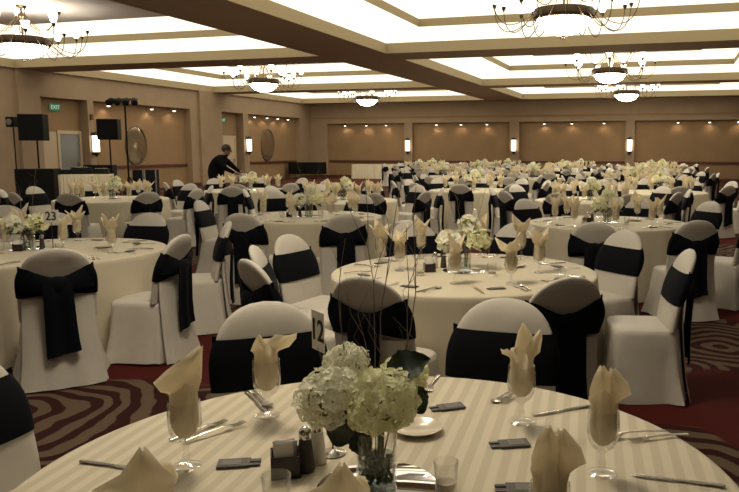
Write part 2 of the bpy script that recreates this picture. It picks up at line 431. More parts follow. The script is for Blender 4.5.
for k, y in enumerate((23.2, 25.6, 27.0)):
    spot((XL - .02, y, 3.2), (-.35, 0, -1), '%s small spotlight above the oval mirror behind the light stand' % ORD[k], 'left wall spotlights')
for k, y in enumerate((33.3, 34.5, 35.6, 36.7)):
    spot((XL - .02, y, 3.2), (-.35, 0, -1), '%s small spotlight above the farther oval mirror' % ORD[k], 'left wall spotlights')

# ------------------------------------------------------------------ chandeliers
def make_chandelier():
    r = empty('chandelier')
    b = MB(); b.lathe([(.50, .28), (.555, .30), (.575, .34), (.56, .38), (.575, .42), (.55, .47), (.50, .46)], 40, cap0=False, cap1=False); link('ring_band', b.mesh('ring_band', M['bronze']), r)
    b = MB(); b.lathe([(.02, 0.0), (.16, .015), (.30, .06), (.42, .14), (.49, .23), (.51, .33)], 40, cap1=False); link('bowl_shade', b.mesh('bowl_shade', M['bowl']), r)
    b = MB(); b.lathe([(.012, -.075), (.03, -.055), (.012, -.03), (.04, -.01), (.03, .01)], 12); link('finial', b.mesh('finial', M['bronze']), r)
    b = MB(); b.tube([(0, 0, .05), (0, 0, 1.22)], .022, 8); b.lathe([(.03, .9), (.08, .95), (.05, 1.02), (.03, 1.05)], 12); b.lathe([(.02, 1.13), (.1, 1.17), (.12, 1.215)], 16)
    for k in range(6):
        a = k * PI / 3; b.tube([(.53 * math.cos(a), .53 * math.sin(a), .5), (.06 * math.cos(a), .06 * math.sin(a), 1.02)], .007, 5)
    link('stem', b.mesh('stem', M['bronze']), r)
    for tier, (n, off, R1, zl, zt) in enumerate(((8, .2, 1.42, .14, .60), (8, .59, 1.12, .06, .46), (6, .1, .85, .62, 1.0))):
        for k in range(n):
            a = off + 2 * PI * k / n; ca, sa = math.cos(a), math.sin(a)
            pts = []
            r0 = .54 if tier < 2 else .06
            z0 = .46 if tier < 2 else .95
            for i in range(11):
                t = i / 10
                rr = lerp(r0, R1, 1 - (1 - t) ** 1.6 if tier < 2 else t)
                z = (1 - t) ** 2 * z0 + 2 * t * (1 - t) * (2 * zl - .5 * (z0 + zt)) + t * t * zt
                pts.append((rr * ca, rr * sa, z))
            m = MB(); m.tube(pts, .008, 6); ar = link('arm', m.mesh('arm', M['bronze']), r)
            m = MB(); m.lathe([(.012, -.01), (.035, .03), (.04, .07), (.03, .08)], 10, (R1 * ca, R1 * sa, zt)); link('cup', m.mesh('cup', M['bronze']), ar)
            m = MB(); m.lathe([(.03, .075), (.07, .12), (.075, .17), (.10, .24)], 12, (R1 * ca, R1 * sa, zt), True, False); link('glass_shade', m.mesh('glass_shade', M['shade']), ar)
    return r
CH = [(-2.03, 3.55, 'added out-of-view bronze bowl chandelier over the nearest tables'), (-14.68, 3.55, 'added out-of-view bronze bowl chandelier left of the nearest tables'), (-14.68, 14.3, 'bronze bowl chandelier hanging in the nearest left ceiling coffer'), (-2.03, 14.3, 'bronze bowl chandelier hanging in the nearest right ceiling coffer'),  # pair by the nearest tables is out of view, added for overhead light
      (-14.68, 25.05, 'bronze bowl chandelier in the middle left ceiling coffer'), (-2.03, 25.05, 'bronze bowl chandelier in the middle right ceiling coffer'),
      (-14.5, 34.45, 'bronze bowl chandelier in the farthest left ceiling coffer'), (-2.03, 34.45, 'bronze bowl chandelier in the farthest right ceiling coffer')]
proto = make_chandelier()
for k, (x, y, lab) in enumerate(CH):
    o = proto if k == 0 else copy_tree(proto, (x, y, 3.72), .13 * k)
    o.location = (x, y, 3.72); tag(o, lab, 'chandelier', 'bronze chandeliers in the coffers')

# ------------------------------------------------------------------ covered chair
def make_chair(seed):
    rnd = random.Random(seed)
    def sup(a, b, e, i, n):
        t = 2 * PI * i / n; c, s = math.cos(t), math.sin(t)
        return a * math.copysign(abs(c) ** (2 / e), c), b * math.copysign(abs(s) ** (2 / e), s)
    m = MB(); n = 48
    ph = [rnd.uniform(0, 6.28) for _ in range(4)]
    rings = []
    for z, a, b, fold in ((.004, .292, .270, .022), (.10, .272, .256, .016), (.22, .25, .240, .009), (.34, .238, .229, .005), (.43, .228, .221, .001), (.455, .222, .217, 0), (.468, .205, .20, 0), (.472, .12, .12, 0)):
        rg = []
        for i in range(n):
            x, y = sup(a, b, 5, i, n); t = 2 * PI * i / n
            k = 1 + fold / .25 * (math.sin(7 * t + ph[0]) * .6 + math.sin(11 * t + ph[1]) * .5 + math.sin(4 * t + ph[2]) * .5)
            zz = z + (.008 * math.sin(3 * t + ph[3]) + .008 if z < .05 else 0)
            rg.append((x * k, y * k - .035, zz))
        rings.append(rg)
    m.loft(rings, False, True)
    # back: slab reclined backwards, domed at the top
    def prof(t):                                # t 0..1 up the back
        w = .228 + .010 * math.sin(PI * min(1, t * 1.3))
        if t > .60: w *= max(0, 1 - ((t - .60) / .40) ** 2.3) ** .46
        hd = .036 * (1 if t < .86 else max(.12, math.sqrt(max(0, 1 - ((t - .86) / .14) ** 2))))
        return w, hd
    def slab(t, off=0, n=32):
        w, hd = prof(t); w += off; hd += off
        yc = -.185 - .02 * t - .135 * t * t; z = .36 + .60 * t
        return [(sup(w, hd, 2.6, i, n)[0], yc + sup(w, hd, 2.6, i, n)[1] * 1.0, z) for i in range(n)]
    ts = [.165, .2, .25, .3, .4, .5, .56, .62, .68, .74, .8, .85, .9, .94, .97, .99, 1.0]
    rg = [slab(t) for t in ts]
    # cover falls straight behind: pull the rear of the lowest rings out to the skirt
    m.loft(rg, False, True)
    back = []
    for z, hw, y in ((.01, .262, -.338), (.1, .246, -.32), (.2, .234, -.305), (.4, .222, -.29), (.52, .218, -.282), (.62, .212, -.285)):
        back.append([(hw * u, y + .035 * abs(u) ** 3 + .006 * math.sin(9 * u + ph[0]) * (1 - z / .62), z) for u in [k / 6 for k in range(-6, 7)]])
    m.loft(back, False, False, closed=False)
    cover = m.mesh('chair_cover', M['cover'])
    # sash: band round the back
    s = MB(); rs = []
    n = 32
    def band(f):
        out = []
        for i in range(n):
            th = 2 * PI * i / n; sy = math.sin(th)
            rear = max(0, -sy)
            cx = abs(math.cos(th))
            lo = .45 - .02 * rear + .05 * rear * (1 - cx); hi = .785 - rear * (.13 * (1 - cx)) + .03 * cx * rear
            t = lerp(lo, hi, f); w, hd = prof(t); off = .007 + .006 * math.sin(f * PI) + (.012 if rear > .3 else 0) * math.sin(f * PI)
            wy = sup(w + off, hd + off, 2.6, i, n)
            yc = -.185 - .02 * t - .135 * t * t
            out.append((wy[0], yc + wy[1], .36 + .60 * t))
        return out
    fr = [0, .05, .2, .35, .5, .65, .8, .95, 1]
    s.loft([band(f) for f in fr], False, False)
    band_me = s.mesh('sash_band', M['sash'])
    tl = MB(); rw = []
    for z, y, hw, dx in ((.755, -.338, .07, 0), (.70, -.352, .088, 0), (.58, -.345, .092, .003), (.45, -.338, .095, .006), (.33, -.338, .10, .01), (.24, -.342, .105, .014)):
        zz = 8 * z
        front = [(dx + hw * u, y + .010 * math.cos(5 * u + ph[1]) * (1 - (z - .24)), z + .02 * u * (z < .3)) for u in [k / 5 for k in range(-5, 6)]]
        rear_ = [(p[0] * .99, p[1] + .012, p[2]) for p in reversed(front)]
        rw.append(front + rear_)
    tl.loft(rw, True, True)
    tail_me = tl.mesh('sash_tail', M['sash'])
    k = MB(); k.ball((0, -.336, .712), .068, 12, 7, (1.35, .26, .9))
    for sx in (-1, 1):
        w_ = []
        for q in range(6):
            t = q / 5
            w_.append([(sx * lerp(.02, .225, t), -.333 + .055 * t ** 2 + .014 * math.cos(a) * math.sin(PI * (.15 + .75 * t)), lerp(.712, .762, t) + (.042 + .048 * t) * math.sin(a)) for a in [2 * PI * i / 10 for i in range(10)]])
        k.loft(w_)
    knot_me = k.mesh('sash_knot', M['sash'])
    r = empty('banquet_chair')
    link('slipcover', cover, r)
    sa = link('sash', band_me, r)
    link('sash_tail', tail_me, sa); link('sash_knot', knot_me, sa)
    return r
CHAIRS = [make_chair(s) for s in (1, 2, 3)]
USED = [False] * 3
SEATED = []
crnd = random.Random(5)
NCH = 0
def chair(loc, rz, label, group):
    global NCH
    SEATED.append((loc[0], loc[1]))
    k = NCH % 3; NCH += 1
    if USED[k]: o = copy_tree(CHAIRS[k], loc, rz)
    else: o = CHAIRS[k]; USED[k] = True
    o.location = loc; o.rotation_euler = (0, 0, rz)
    return tag(o, label, 'chair', group)
CG = 'banquet chairs in white covers with navy sashes'
TOPY = -.34
def chair_px(x, y, c, dang, label):
    """chair whose dome top shows at x,y and that faces table centre c (turned by dang degrees)"""
    p = at(x, y, .96)
    rz = math.atan2(c[1] - p.y, c[0] - p.x) - PI / 2 + math.radians(dang)
    off = Matrix.Rotation(rz, 3, 'Z') @ Vector((0, TOPY, 0))
    q = Vector((p.x - off.x - c[0], p.y - off.y - c[1]))
    if q.length < 1.10: q *= 1.10 / q.length
    return chair((c[0] + q.x, c[1] + q.y, 0), rz, label, CG)

# ------------------------------------------------------------------ table cloth
RT, ZT = .915, .76
def cloth_mesh(seed, mt, n=96):
    rnd = random.Random(seed); m = MB()
    fo = [(rnd.randint(9, 12), rnd.uniform(0, 6.3)), (rnd.randint(15, 19), rnd.uniform(0, 6.3)), (rnd.randint(22, 27), rnd.uniform(0, 6.3))]
    rings = []
    for r, z in ((.2, ZT), (.6, ZT), (RT - .02, ZT), (RT - .005, ZT - .004), (RT, ZT - .012), (RT + .002, ZT - .04), (RT + .006, .66), (RT + .008, .5), (RT + .012, .33), (RT + .014, .16), (RT + .016, .006)):
        d = max(0, (ZT - .05 - z) / ZT)
        rings.append([((r + d * .04 * sum(math.sin(k * t + p) for k, p in fo) / 1.6) * math.cos(t), (r + d * .04 * sum(math.sin(k * t + p) for k, p in fo) / 1.6) * math.sin(t), z) for t in [2 * PI * i / n for i in range(n)]])
    m.loft(rings, True, False)
    return m.mesh('tablecloth', M[mt])
CLOTHS = [cloth_mesh(s, 'cloth_plain') for s in (1, 2, 3)]
NEARCLOTH = cloth_mesh(4, 'cloth')

# ------------------------------------------------------------------ table ware
def goblet_mesh(n):
    m = MB()
    m.lathe([(.002, .003), (.036, .002), (.039, .005), (.030, .010), (.010, .016), (.007, .026), (.011, .034), (.006, .044), (.007, .060), (.016, .068), (.030, .080), (.040, .100), (.043, .122), (.0425, .15), (.040, .18), (.0385, .18), (.041, .15), (.0415, .122), (.0385, .101), (.028, .082), (.012, .071)], n, cap0=False, cap1=False)
    return m.mesh('goblet', M['glass'])
GOB = goblet_mesh(28); GOB_LO = goblet_mesh(12)
def napkin_mesh(seed, petals, bundle_top=.20, pleats=7, sheets=()):
    rnd = random.Random(seed); m = MB()
    n = 42; rings = []
    for z, r, am in ((.085, .016, 0), (.095, .026, .10), (.110, .034, .10), (.135, .037, .14), (.165, .036, .20), (.19, .037, .30), (bundle_top + .005, .042, .42), (bundle_top + .02, .036, .5)):
        rings.append([(r * (1 - am * (.5 + .5 * math.sin(pleats * t + .8 * math.sin(2 * t)))) * math.cos(t), r * (1 - am * (.5 + .5 * math.sin(pleats * t + .8 * math.sin(2 * t)))) * math.sin(t), z + (.012 * math.sin(3 * t) if z > .18 else 0)) for t in [2 * PI * i / n for i in range(n)]])
    m.loft(rings, True, False)
    # folded points rising out of the glass: az, lean out, height, half-width, curl, side skew
    for az, lean, hgt, hw, curl, skew in petals:
        ca, sa = math.cos(az), math.sin(az); NS, NT = 12, 8; front = []; 
        for th in (0, 1):
            rows = []
            for i in range(NS + 1):
                s = i / NS
                z = .12 + (hgt - .12) * s
                w = lerp(.020, hw, min(1, s / .55) ** .8) if s < .55 else hw * (1 - ((s - .55) / .45) ** 1.35)
                w = max(w, .0015)
                row = []
                for j in range(NT + 1):
                    u = -1 + 2 * j / NT
                    rad = .012 + lean * s ** 1.6 - curl * u * u * w / .05 * .03 + .004 * math.sin(9 * u + 5 * s) - th * .005
                    tx = u * w + skew * s ** 1.5
                    row.append((rad * ca - tx * sa, rad * sa + tx * ca, z - .012 * u * u * (1 - s)))
                rows.append(row)
            if th: rows = [list(reversed(r_)) for r_ in rows]
            m.loft(rows, False, False, closed=False)
    # flat folds: rows of (z, left, right), first sheet nearest the viewer
    for q, (y0, bul, rows_) in enumerate(sheets):
        fine = []
        for i in range(len(rows_) - 1):
            for k in range(4): fine.append([lerp(rows_[i][j], rows_[i + 1][j], k / 4) for j in range(3)])
        fine.append(list(rows_[-1]))
        for th in (0, 1):
            rows = []
            for z, a, b in fine:
                rows.append([(lerp(a, b, j / 10), y0 + bul * (1 - (j / 5 - 1) ** 2) + .003 * math.sin(7 * j / 10 + 25 * z + q) + .004 * th, z) for j in range(11)])
            if th: rows = [list(reversed(r_)) for r_ in rows]
            m.loft(rows, False, False, closed=False)
    gl = [(.08, .020), (.10, .034), (.122, .0375), (.15, .0375), (.18, .0345), (.205, .035), (.216, .05)]
    for i, (x, y, z) in enumerate(m.v):
        if z < .215:
            z = max(z, .086); lim = .03
            for (za, ra), (zb, rb) in zip(gl, gl[1:]):
                if za <= z <= zb: lim = lerp(ra, rb, (z - za) / (zb - za))
            r_ = math.hypot(x, y)
            if r_ > lim: x, y = x * lim / r_, y * lim / r_
            m.v[i] = (x, y, z)
    return m.mesh('napkin', M['napkin'])
NAPK = [
    napkin_mesh(1, [(0, .06, .33, .062, .8, 0), (2.2, .065, .29, .058, .8, .01), (4.2, .06, .30, .058, .8, -.01)]),
    napkin_mesh(2, [(.3, .09, .29, .072, .5, .03), (2.6, .09, .28, .065, .6, -.02), (3.6, .05, .33, .055, .6, 0), (5.2, .08, .28, .06, .7, 0)]),
    napkin_mesh(3, [(1.5, .05, .34, .075, .5, .04), (4.6, .06, .31, .07, .6, .02), (3.0, .07, .27, .05, .6, 0)]),
    napkin_mesh(4, [(.0, .07, .29, .055, .6, 0), (1.3, .06, .33, .05, .6, 0), (2.5, .075, .29, .055, .6, 0), (3.8, .06, .32, .05, .6, 0), (5.1, .07, .29, .055, .6, 0)]),
]
def knife_mesh():
    m = MB()
    rr = []
    for x, w, h in ((-.115, .004, .003), (-.112, .008, .004), (-.06, .007, .004), (-.01, .005, .0035), (.0, .005, .003), (.01, .009, .0015), (.08, .010, .0012), (.105, .007, .001), (.115, .001, .0008)):
        rr.append([(x, w * math.cos(a), .004 + h * math.sin(a)) for a in [2 * PI * i / 8 for i in range(8)]])
    m.loft(rr); return m.mesh('knife', M['steel'])
def fork_mesh():
    m = MB(); rr = []
    for x, w, z in ((-.10, .007, .004), (-.097, .009, .004), (-.04, .006, .008), (.02, .0045, .010), (.035, .010, .008), (.05, .0125, .004)):
        rr.append([(x, w * math.cos(a), z + .002 * math.sin(a)) for a in [2 * PI * i / 8 for i in range(8)]])
    m.loft(rr)
    for k in range(4):
        y = (k - 1.5) * .0066; m.tube([(.048, y, .004), (.07, y, .003), (.095, y, .007)], [.0022, .002, .001], 5)
    return m.mesh('fork', M['steel'])
def spoon_mesh():
    m = MB(); rr = []
    for x, w, z in ((-.10, .007, .004), (-.097, .009, .004), (-.04, .005, .008), (.02, .004, .010), (.035, .007, .008), (.05, .016, .004), (.065, .019, .003), (.08, .016, .005), (.09, .007, .008)):
        rr.append([(x, w * math.cos(a), z + .0018 * math.sin(a)) for a in [2 * PI * i / 8 for i in range(8)]])
    m.loft(rr); return m.mesh('spoon', M['steel'])
KNIFE, FORK, SPOON = knife_mesh(), fork_mesh(), spoon_mesh()
def favor_meshes():
    m = MB(); m.box((0, 0, .004), (.085, .052, .006)); a = m.mesh('favor_body', M['favor'], False)
    m = MB(); m.box((.006, 0, .0075), (.05, .034, .0012)); b = m.mesh('favor_print', M['favor2'], False)
    m = MB(); m.box((-.055, .014, .0035), (.03, .012, .004)); m.box((-.055, -.012, .0035), (.03, .016, .004)); c = m.mesh('favor_tab', M['favor'], False)
    return a, b, c
FAV = favor_meshes()
def favor(loc, rz, label, group='slate grey favour cards'):
    r = empty('favor_card', loc, rz); link('card', FAV[0], r); link('print', FAV[1], r); link('tab', FAV[2], r)
    return tag(r, label, 'favour card', group)

# hydrangea heads
def head_mesh(seed, nfl, r, mt, fs):
    rnd = random.Random(seed); m = MB(); m.cur = 1; m.ball((0, 0, 0), r * .72, 12, 8, (1, 1, .85)); m.cur = 0
    for i in range(nfl):
        z = 1 - 2 * (i + .5) / nfl; ph = i * 2.39996; q = math.sqrt(1 - z * z)
        nrm = Vector((q * math.cos(ph), q * math.sin(ph), z)); c = Vector((nrm.x, nrm.y, nrm.z * .86)) * r * rnd.uniform(.80, 1.06)
        nn = (nrm + Vector((rnd.uniform(-.75, .75), rnd.uniform(-.75, .75), rnd.uniform(-.75, .75)))).normalized()
        a = nn.orthogonal().normalized(); b = nn.cross(a); t0 = rnd.uniform(0, 1.6); s = fs * rnd.uniform(.8, 1.15)
        for k in range(4):
            t = t0 + k * PI / 2; d = a * math.cos(t) + b * math.sin(t); e = nn.cross(d)
            m.add([c, c + d * s * .55 + e * s * .48 + nn * s * .22, c + d * s * 1.05 + nn * s * .06, c + d * s * .55 - e * s * .48 + nn * s * .22, c + d * s * .6 + nn * s * .05],
                  [(0, 4, 1), (1, 4, 2), (2, 4, 3), (3, 4, 0)])
    return m.mesh('flower_head', [mt, M['heart']], False)
HEADS = [head_mesh(1, 250, .086, M['petal_w'], .0165), head_mesh(2, 250, .086, M['petal'], .0165)]
HEADS_LO = [head_mesh(3, 44, .078, M['petal_w'], .034), head_mesh(4, 44, .078, M['petal'], .034)]
def leaf_mesh(L, W):
    m = MB(); rows = []
    for i in range(13):
        s = i / 12; w = W * math.sin(PI * s ** .8) ** .8 * (1 + .10 * (i % 2)) + .001
        rows.append([(u * w, L * s, -.25 * L * s * s + .12 * W * abs(u) * 2 + .004 * math.cos(14 * s)) for u in (-1, -.5, 0, .5, 1)])
    m.loft(rows, False, False, closed=False)
    rows2 = [[(p[0], p[1], p[2] - .002) for p in reversed(r_)] for r_ in rows]
    m.loft(rows2, False, False, closed=False)
    return m.mesh('leaf', M['leaf'])
LEAF = leaf_mesh(.12, .045)
def flower(pos, base, hd, label, group, leaves=(), scale=1.0, stem_n=6):
    """one hydrangea: head at pos, stem down to base"""
    r = empty('hydrangea', base); pos = Vector(pos); b = Vector(base); d = pos - b
    link('flower_head', hd, r, d, (crnd.uniform(-.3, .3), crnd.uniform(-.3, .3), crnd.uniform(0, 6)), (scale,) * 3)
    hz = Vector((d.x, d.y, 0)); hz = hz.normalized() if hz.length > .001 else hz
    m = MB(); m.tube([(0, 0, 0), Vector((0, 0, .06)) + hz * .008, Vector((0, 0, .118)) + hz * .012, d.lerp(Vector((0, 0, .118)) + hz * .012, .35), d * .97], .0045, stem_n); link('stem', m.mesh('stem', M['stem']), r)
    for (dz, rz, rx, s) in leaves: link('leaf', LEAF, r, d * dz, (rx, 0, rz), (s,) * 3)
    return tag(r, label, 'flower', group)
def vase_parts(h=.20, r=.05, n=28):
    m = MB(); m.lathe([(.002, .001), (r - .004, .001), (r, .006), (r, h - .002), (r - .0015, h), (r - .004, h - .002), (r - .004, .012), (.002, .01)], n, cap0=False, cap1=False)
    g = m.mesh('vase_body', M['glass'])
    m = MB(); m.lathe([(.002, .013), (r - .005, .013), (r - .005, h * .55), (.002, h * .55)], n, cap0=False, cap1=False); wa = m.mesh('water', M['water'])
    rnd = random.Random(4); m = MB()
    for i in range(150):
        a = rnd.uniform(0, 6.3); q = (r - .012) * math.sqrt(rnd.random()) * 1.0; m.ball((q * math.cos(a), q * math.sin(a), .019 + rnd.random() * h * .40), .0065, 6, 4)
    return g, wa, m.mesh('beads', M['bead'])
VASE = vase_parts(.145); VASE_LO = vase_parts(.15, n=12)
def vase(loc, label, near=False):
    r = empty('cylinder_vase', loc); p = VASE if near else VASE_LO
    link('glass_body', p[0], r); link('water', p[1], r)
    if near: link('beads', p[2], r)['kind'] = 'stuff'
    return tag(r, label, 'vase', 'clear cylinder centrepiece vases')
def disc(name, r, h, mt, n=48):
    m = MB(); m.lathe([(r - .004, 0), (r, .001), (r, h - .001), (r - .003, h)], n); return m.mesh(name, mt)
MIRR = disc('table_mirror', .15, .005, M['mirror'])
def shaker(loc, fill, label):
    r = empty('shaker', loc)
    m = MB(); m.lathe([(.02, 0), (.023, .004), (.019, .05), (.015, .088)], 12); link('body', m.mesh('shaker_body', fill), r)
    m = MB(); m.lathe([(.0155, .086), (.0165, .092), (.0155, .105), (.009, .115), (.002, .117)], 12); link('cap', m.mesh('shaker_cap', M['chrome']), r)
    return tag(r, label, 'shaker')
def caddy(loc, rz, label):
    r = empty('sugar_caddy', loc, rz); m = MB(); s = .075
    m.box((0, 0, .004), (s, s, .006))
    for a in range(4):
        ca, sa = math.cos(a * PI / 2), math.sin(a * PI / 2); m.box((ca * (s / 2 - .002), sa * (s / 2 - .002), .03), (.004, s, .058), a * PI / 2)
    link('box', m.mesh('caddy_box', M['caddy'], False), r)
    for k, (mt, y) in enumerate(((M['paper'], -.024), (M['blue'], -.012), (M['paper'], 0), (M['pink'], .010), (M['pink'], .020))):
        m = MB(); m.box((.004 * (k % 3 - 1), y, .056), (.05, .004, .07), 0, .08 * (k % 3 - 1), .12 * (k - 2)); link('packet', m.mesh('packet', mt, False), r)
    return tag(r, label, 'sugar caddy')
def tumbler(loc, label, h=.085, r=.032):
    m = MB(); m.lathe([(.002, .001), (r * .80, .001), (r * .84, .004), (r, h - .001), (r - .001, h), (r - .0025, h - .001), (r * .80, .014), (.002, .012)], 24, cap0=False, cap1=False)
    root = empty('votive_glass', loc); link('glass', m.mesh('votive_glass', M['glass']), root)
    m = MB(); m.lathe([(.002, .015), (r * .76, .015), (r * .80, .032), (.002, .033)], 20, cap0=False, cap1=False); link('candle_wax', m.mesh('votive_wax', M['china']), root)
    return tag(root, label, 'candle glass')
def plate(loc, r, label, group=None):
    m = MB(); m.lathe([(.3 * r, .0), (.6 * r, .001), (.68 * r, .004), (r, .016), (r, .018), (.66 * r, .008), (.6 * r, .005), (.02 * r, .005)], 40)
    return tag(link('bread_plate', m.mesh('bread_plate', M['china']), None, loc), label, 'plate', group)
def number_stand(base, top, num, rz, label, cw=.10, ch=.115, tilt=0, txt=.085):
    r = empty('table_number_stand', base); b = Vector(base); t = Vector(top) - b
    m = MB(); m.lathe([(.034, 0), (.036, .002), (.034, .005), (.008, .010), (.004, .014)], 20); link('base', m.mesh('stand_base', M['chrome']), r)
    m = MB(); m.tube([(0, 0, .01), (0, 0, t.z * .5), (t.x, t.y, t.z - ch * .42)], .003, 6); link('rod', m.mesh('stand_rod', M['bronze']), r)
    m = MB(); m.box((0, 0, 0), (cw, .003, ch)); c = link('card', m.mesh('number_card', M['paper'], False), r, t, (tilt, 0, rz))
    link('number', text_mesh('number', num, txt, .0006, .0012, M['ink']), c, (0, -.0028, 0), (PI / 2, 0, 0))
    return tag(r, label, 'table number')
def twig(base, tip, bend, label, rnd, group='bare curly twigs'):
    b, t = Vector(base), Vector(tip); pts = []
    for i in range(9):
        s = i / 8; p = b.lerp(t, s) + Vector(bend) * math.sin(PI * s) + Vector((rnd.uniform(-1, 1), rnd.uniform(-1, 1), 0)) * .006
        pts.append(p - b)
    m = MB(); m.tube(pts, [lerp(.0022, .0008, i / 8) for i in range(9)], 5)
    for k in (3, 5, 6):
        p = pts[k]; m.tube([p, p + Vector((rnd.uniform(-.03, .03), rnd.uniform(-.03, .03), .06)), p + Vector((rnd.uniform(-.06, .06), rnd.uniform(-.05, .05), .12))], [.0011, .0008, .0005], 4)
    return tag(link('twig', m.mesh('twig', M['twig']), None, b), label, 'twig', group)

# ------------------------------------------------------------------ tables
def tbl(px, py): p = at(px, py, ZT); return (p.x, p.y)
TB = {}     # key -> centre, phrase
RIGHTC, CENTC, LEFTC = [], [], []
TB['nearest'] = (tbl(378, 483), 'the nearest table')
TB['middle'] = (tbl(464, 271), 'the second-nearest table')
TB['t23'] = (tbl(50, 250.5), 'table 23')
TB['r3'] = (tbl(607, 222.5), 'first right-hand table behind it')
TB['c3'] = (tbl(309, 216.5), 'first centre-left table')
TABLES = [('nearest', TB['nearest'][0], 'nearest table'), ('middle', TB['middle'][0], 'second-nearest table'), ('t23', TB['t23'][0], 'table 23'),
          ('r1', TB['r3'][0], 'first table, right column'), ('c1', TB['c3'][0], 'first table, centre column')]
right = [tbl(590, 200), tbl(660, 192), (-.95, 18.6), (-.35, 21.8), (-.9, 25.0), (-.3, 28.2), (-.8, 31.4), (-.4, 34.6)]
cent = [tbl(343, 200), tbl(473, 190), (-4.7, 18.3), (-3.9, 21.6), (-4.5, 24.9), (-3.8, 28.1), (-4.4, 31.3), (-4.0, 34.5)]
left = [tbl(112, 199), tbl(250, 190)]
lcent = [(-6.9, 22.4), (-8.1, 25.9), (-7.5, 29.1), (-8.0, 32.3), (-7.6, 35.3)]
lfar = [(-10.7, 31.2), (-11.2, 34.6)]
for k, c in enumerate(right): TABLES.append(('R%d' % k, c, '%s table, right column' % ORD[k + 1]))
for k, c in enumerate(cent): TABLES.append(('C%d' % k, c, '%s table, centre column' % ORD[k + 1]))
TABLES.append(('L0', left[0], "table before the DJ's skirted table")); TABLES.append(('L1', left[1], 'table where the person bends'))
for k, c in enumerate(lcent): TABLES.append(('M%d' % k, c, '%s table, left-centre column' % ORD[k]))
for k, c in enumerate(lfar): TABLES.append(('F%d' % k, c, '%s table, far-left column' % ORD[k]))
CEN = {k: c for k, c, _ in TABLES}
for k, (key, c, ph) in enumerate(TABLES):
    o = link('tablecloth', NEARCLOTH if key == 'nearest' else CLOTHS[k % 3], None, (c[0], c[1], 0), (0, 0, 0 if key == 'nearest' else k * .7))
    if key == 'nearest': lab = 'pale striped cloth over the round table nearest the camera'
    else: lab = 'floor-length ivory cloth over round %s' % ph
    tag(o, lab, 'tablecloth', 'ivory cloths on round tables')
def vang(c): return math.atan2(c[1], c[0])
SEAT10 = ['far side', 'far side left', 'far-left side', 'near-left side', 'near side left', 'near side', 'near side right', 'near-right side', 'far-right side', 'far side right']
SEAT = ['far side', 'far-left side', 'left side', 'near-left side', 'near side', 'near-right side', 'right side', 'far-right side']
srnd = random.Random(11)
def lo_ware(loc, rz, seat, ph, napk, lo=True):
    tag(link('goblet', GOB_LO if lo else GOB, None, loc, (0, 0, rz)), 'clear stemmed goblet holding a napkin, %s of %s' % (seat, ph), 'goblet', 'clear water goblets')
    tag(link('napkin', NAPK[napk], None, loc, (0, 0, rz)), 'folded ivory napkin in its goblet, %s of %s' % (seat, ph), 'napkin', 'ivory napkins standing in goblets')
def cutlery(c, a, seat, ph):
    u = Vector((math.cos(a), math.sin(a), 0)); v = Vector((-u.y, u.x, 0)); b = Vector((c[0], c[1], ZT))
    for nm, me, side, rr in (('knife', KNIFE, .13, .72), ('spoon', SPOON, .165, .72), ('fork', FORK, -.13, .72)):
        p = b + u * rr + v * side
        tag(link(nm, me, None, p + Vector((0, 0, .0015)), (0, 0, a + PI + srnd.uniform(-.08, .08))), 'steel %s at %s place of %s' % (nm, seat, ph), nm, 'steel cutlery')
    p = b + u * .70
    favor(p + Vector((0, 0, .0012)), a + PI / 2 + srnd.uniform(-.3, .3), 'slate grey favour card at %s place of %s' % (seat, ph))
def free(q, key):
    for p in SEATED:
        if math.hypot(p[0] - q[0], p[1] - q[1]) < .58: return False
    for k, c in CEN.items():
        if k != key and math.hypot(c[0] - q[0], c[1] - q[1]) < 1.27: return False
    return True
def auto_seats(key, n=8, skip=(), chairs=True, cut=False, R=1.25):
    c = CEN[key]; ph = [p for k, _, p in TABLES if k == key][0]; va = vang(c); off = srnd.uniform(-.32, .32)
    for k in range(n):
        if k in skip: continue
        a = va + off + k * 2 * PI / n; u = Vector((math.cos(a), math.sin(a)))
        seat = SEAT[k] if n == 8 else SEAT10[k]
        if chairs:
            rr = R + srnd.uniform(-.01, .12)
            q_ = (c[0] + u.x * rr, c[1] + u.y * rr)
            if free(q_, key): chair((q_[0], q_[1], 0), a + PI / 2 + srnd.uniform(-.12, .12), 'white covered chair with navy sash, %s of %s' % (seat, ph), CG)
        g = a + .16; q = .60
        lo_ware((c[0] + q * math.cos(g), c[1] + q * math.sin(g), ZT), srnd.uniform(0, 6.28), seat, ph, srnd.randrange(4))
        if cut: cutlery(c, a, seat, ph)
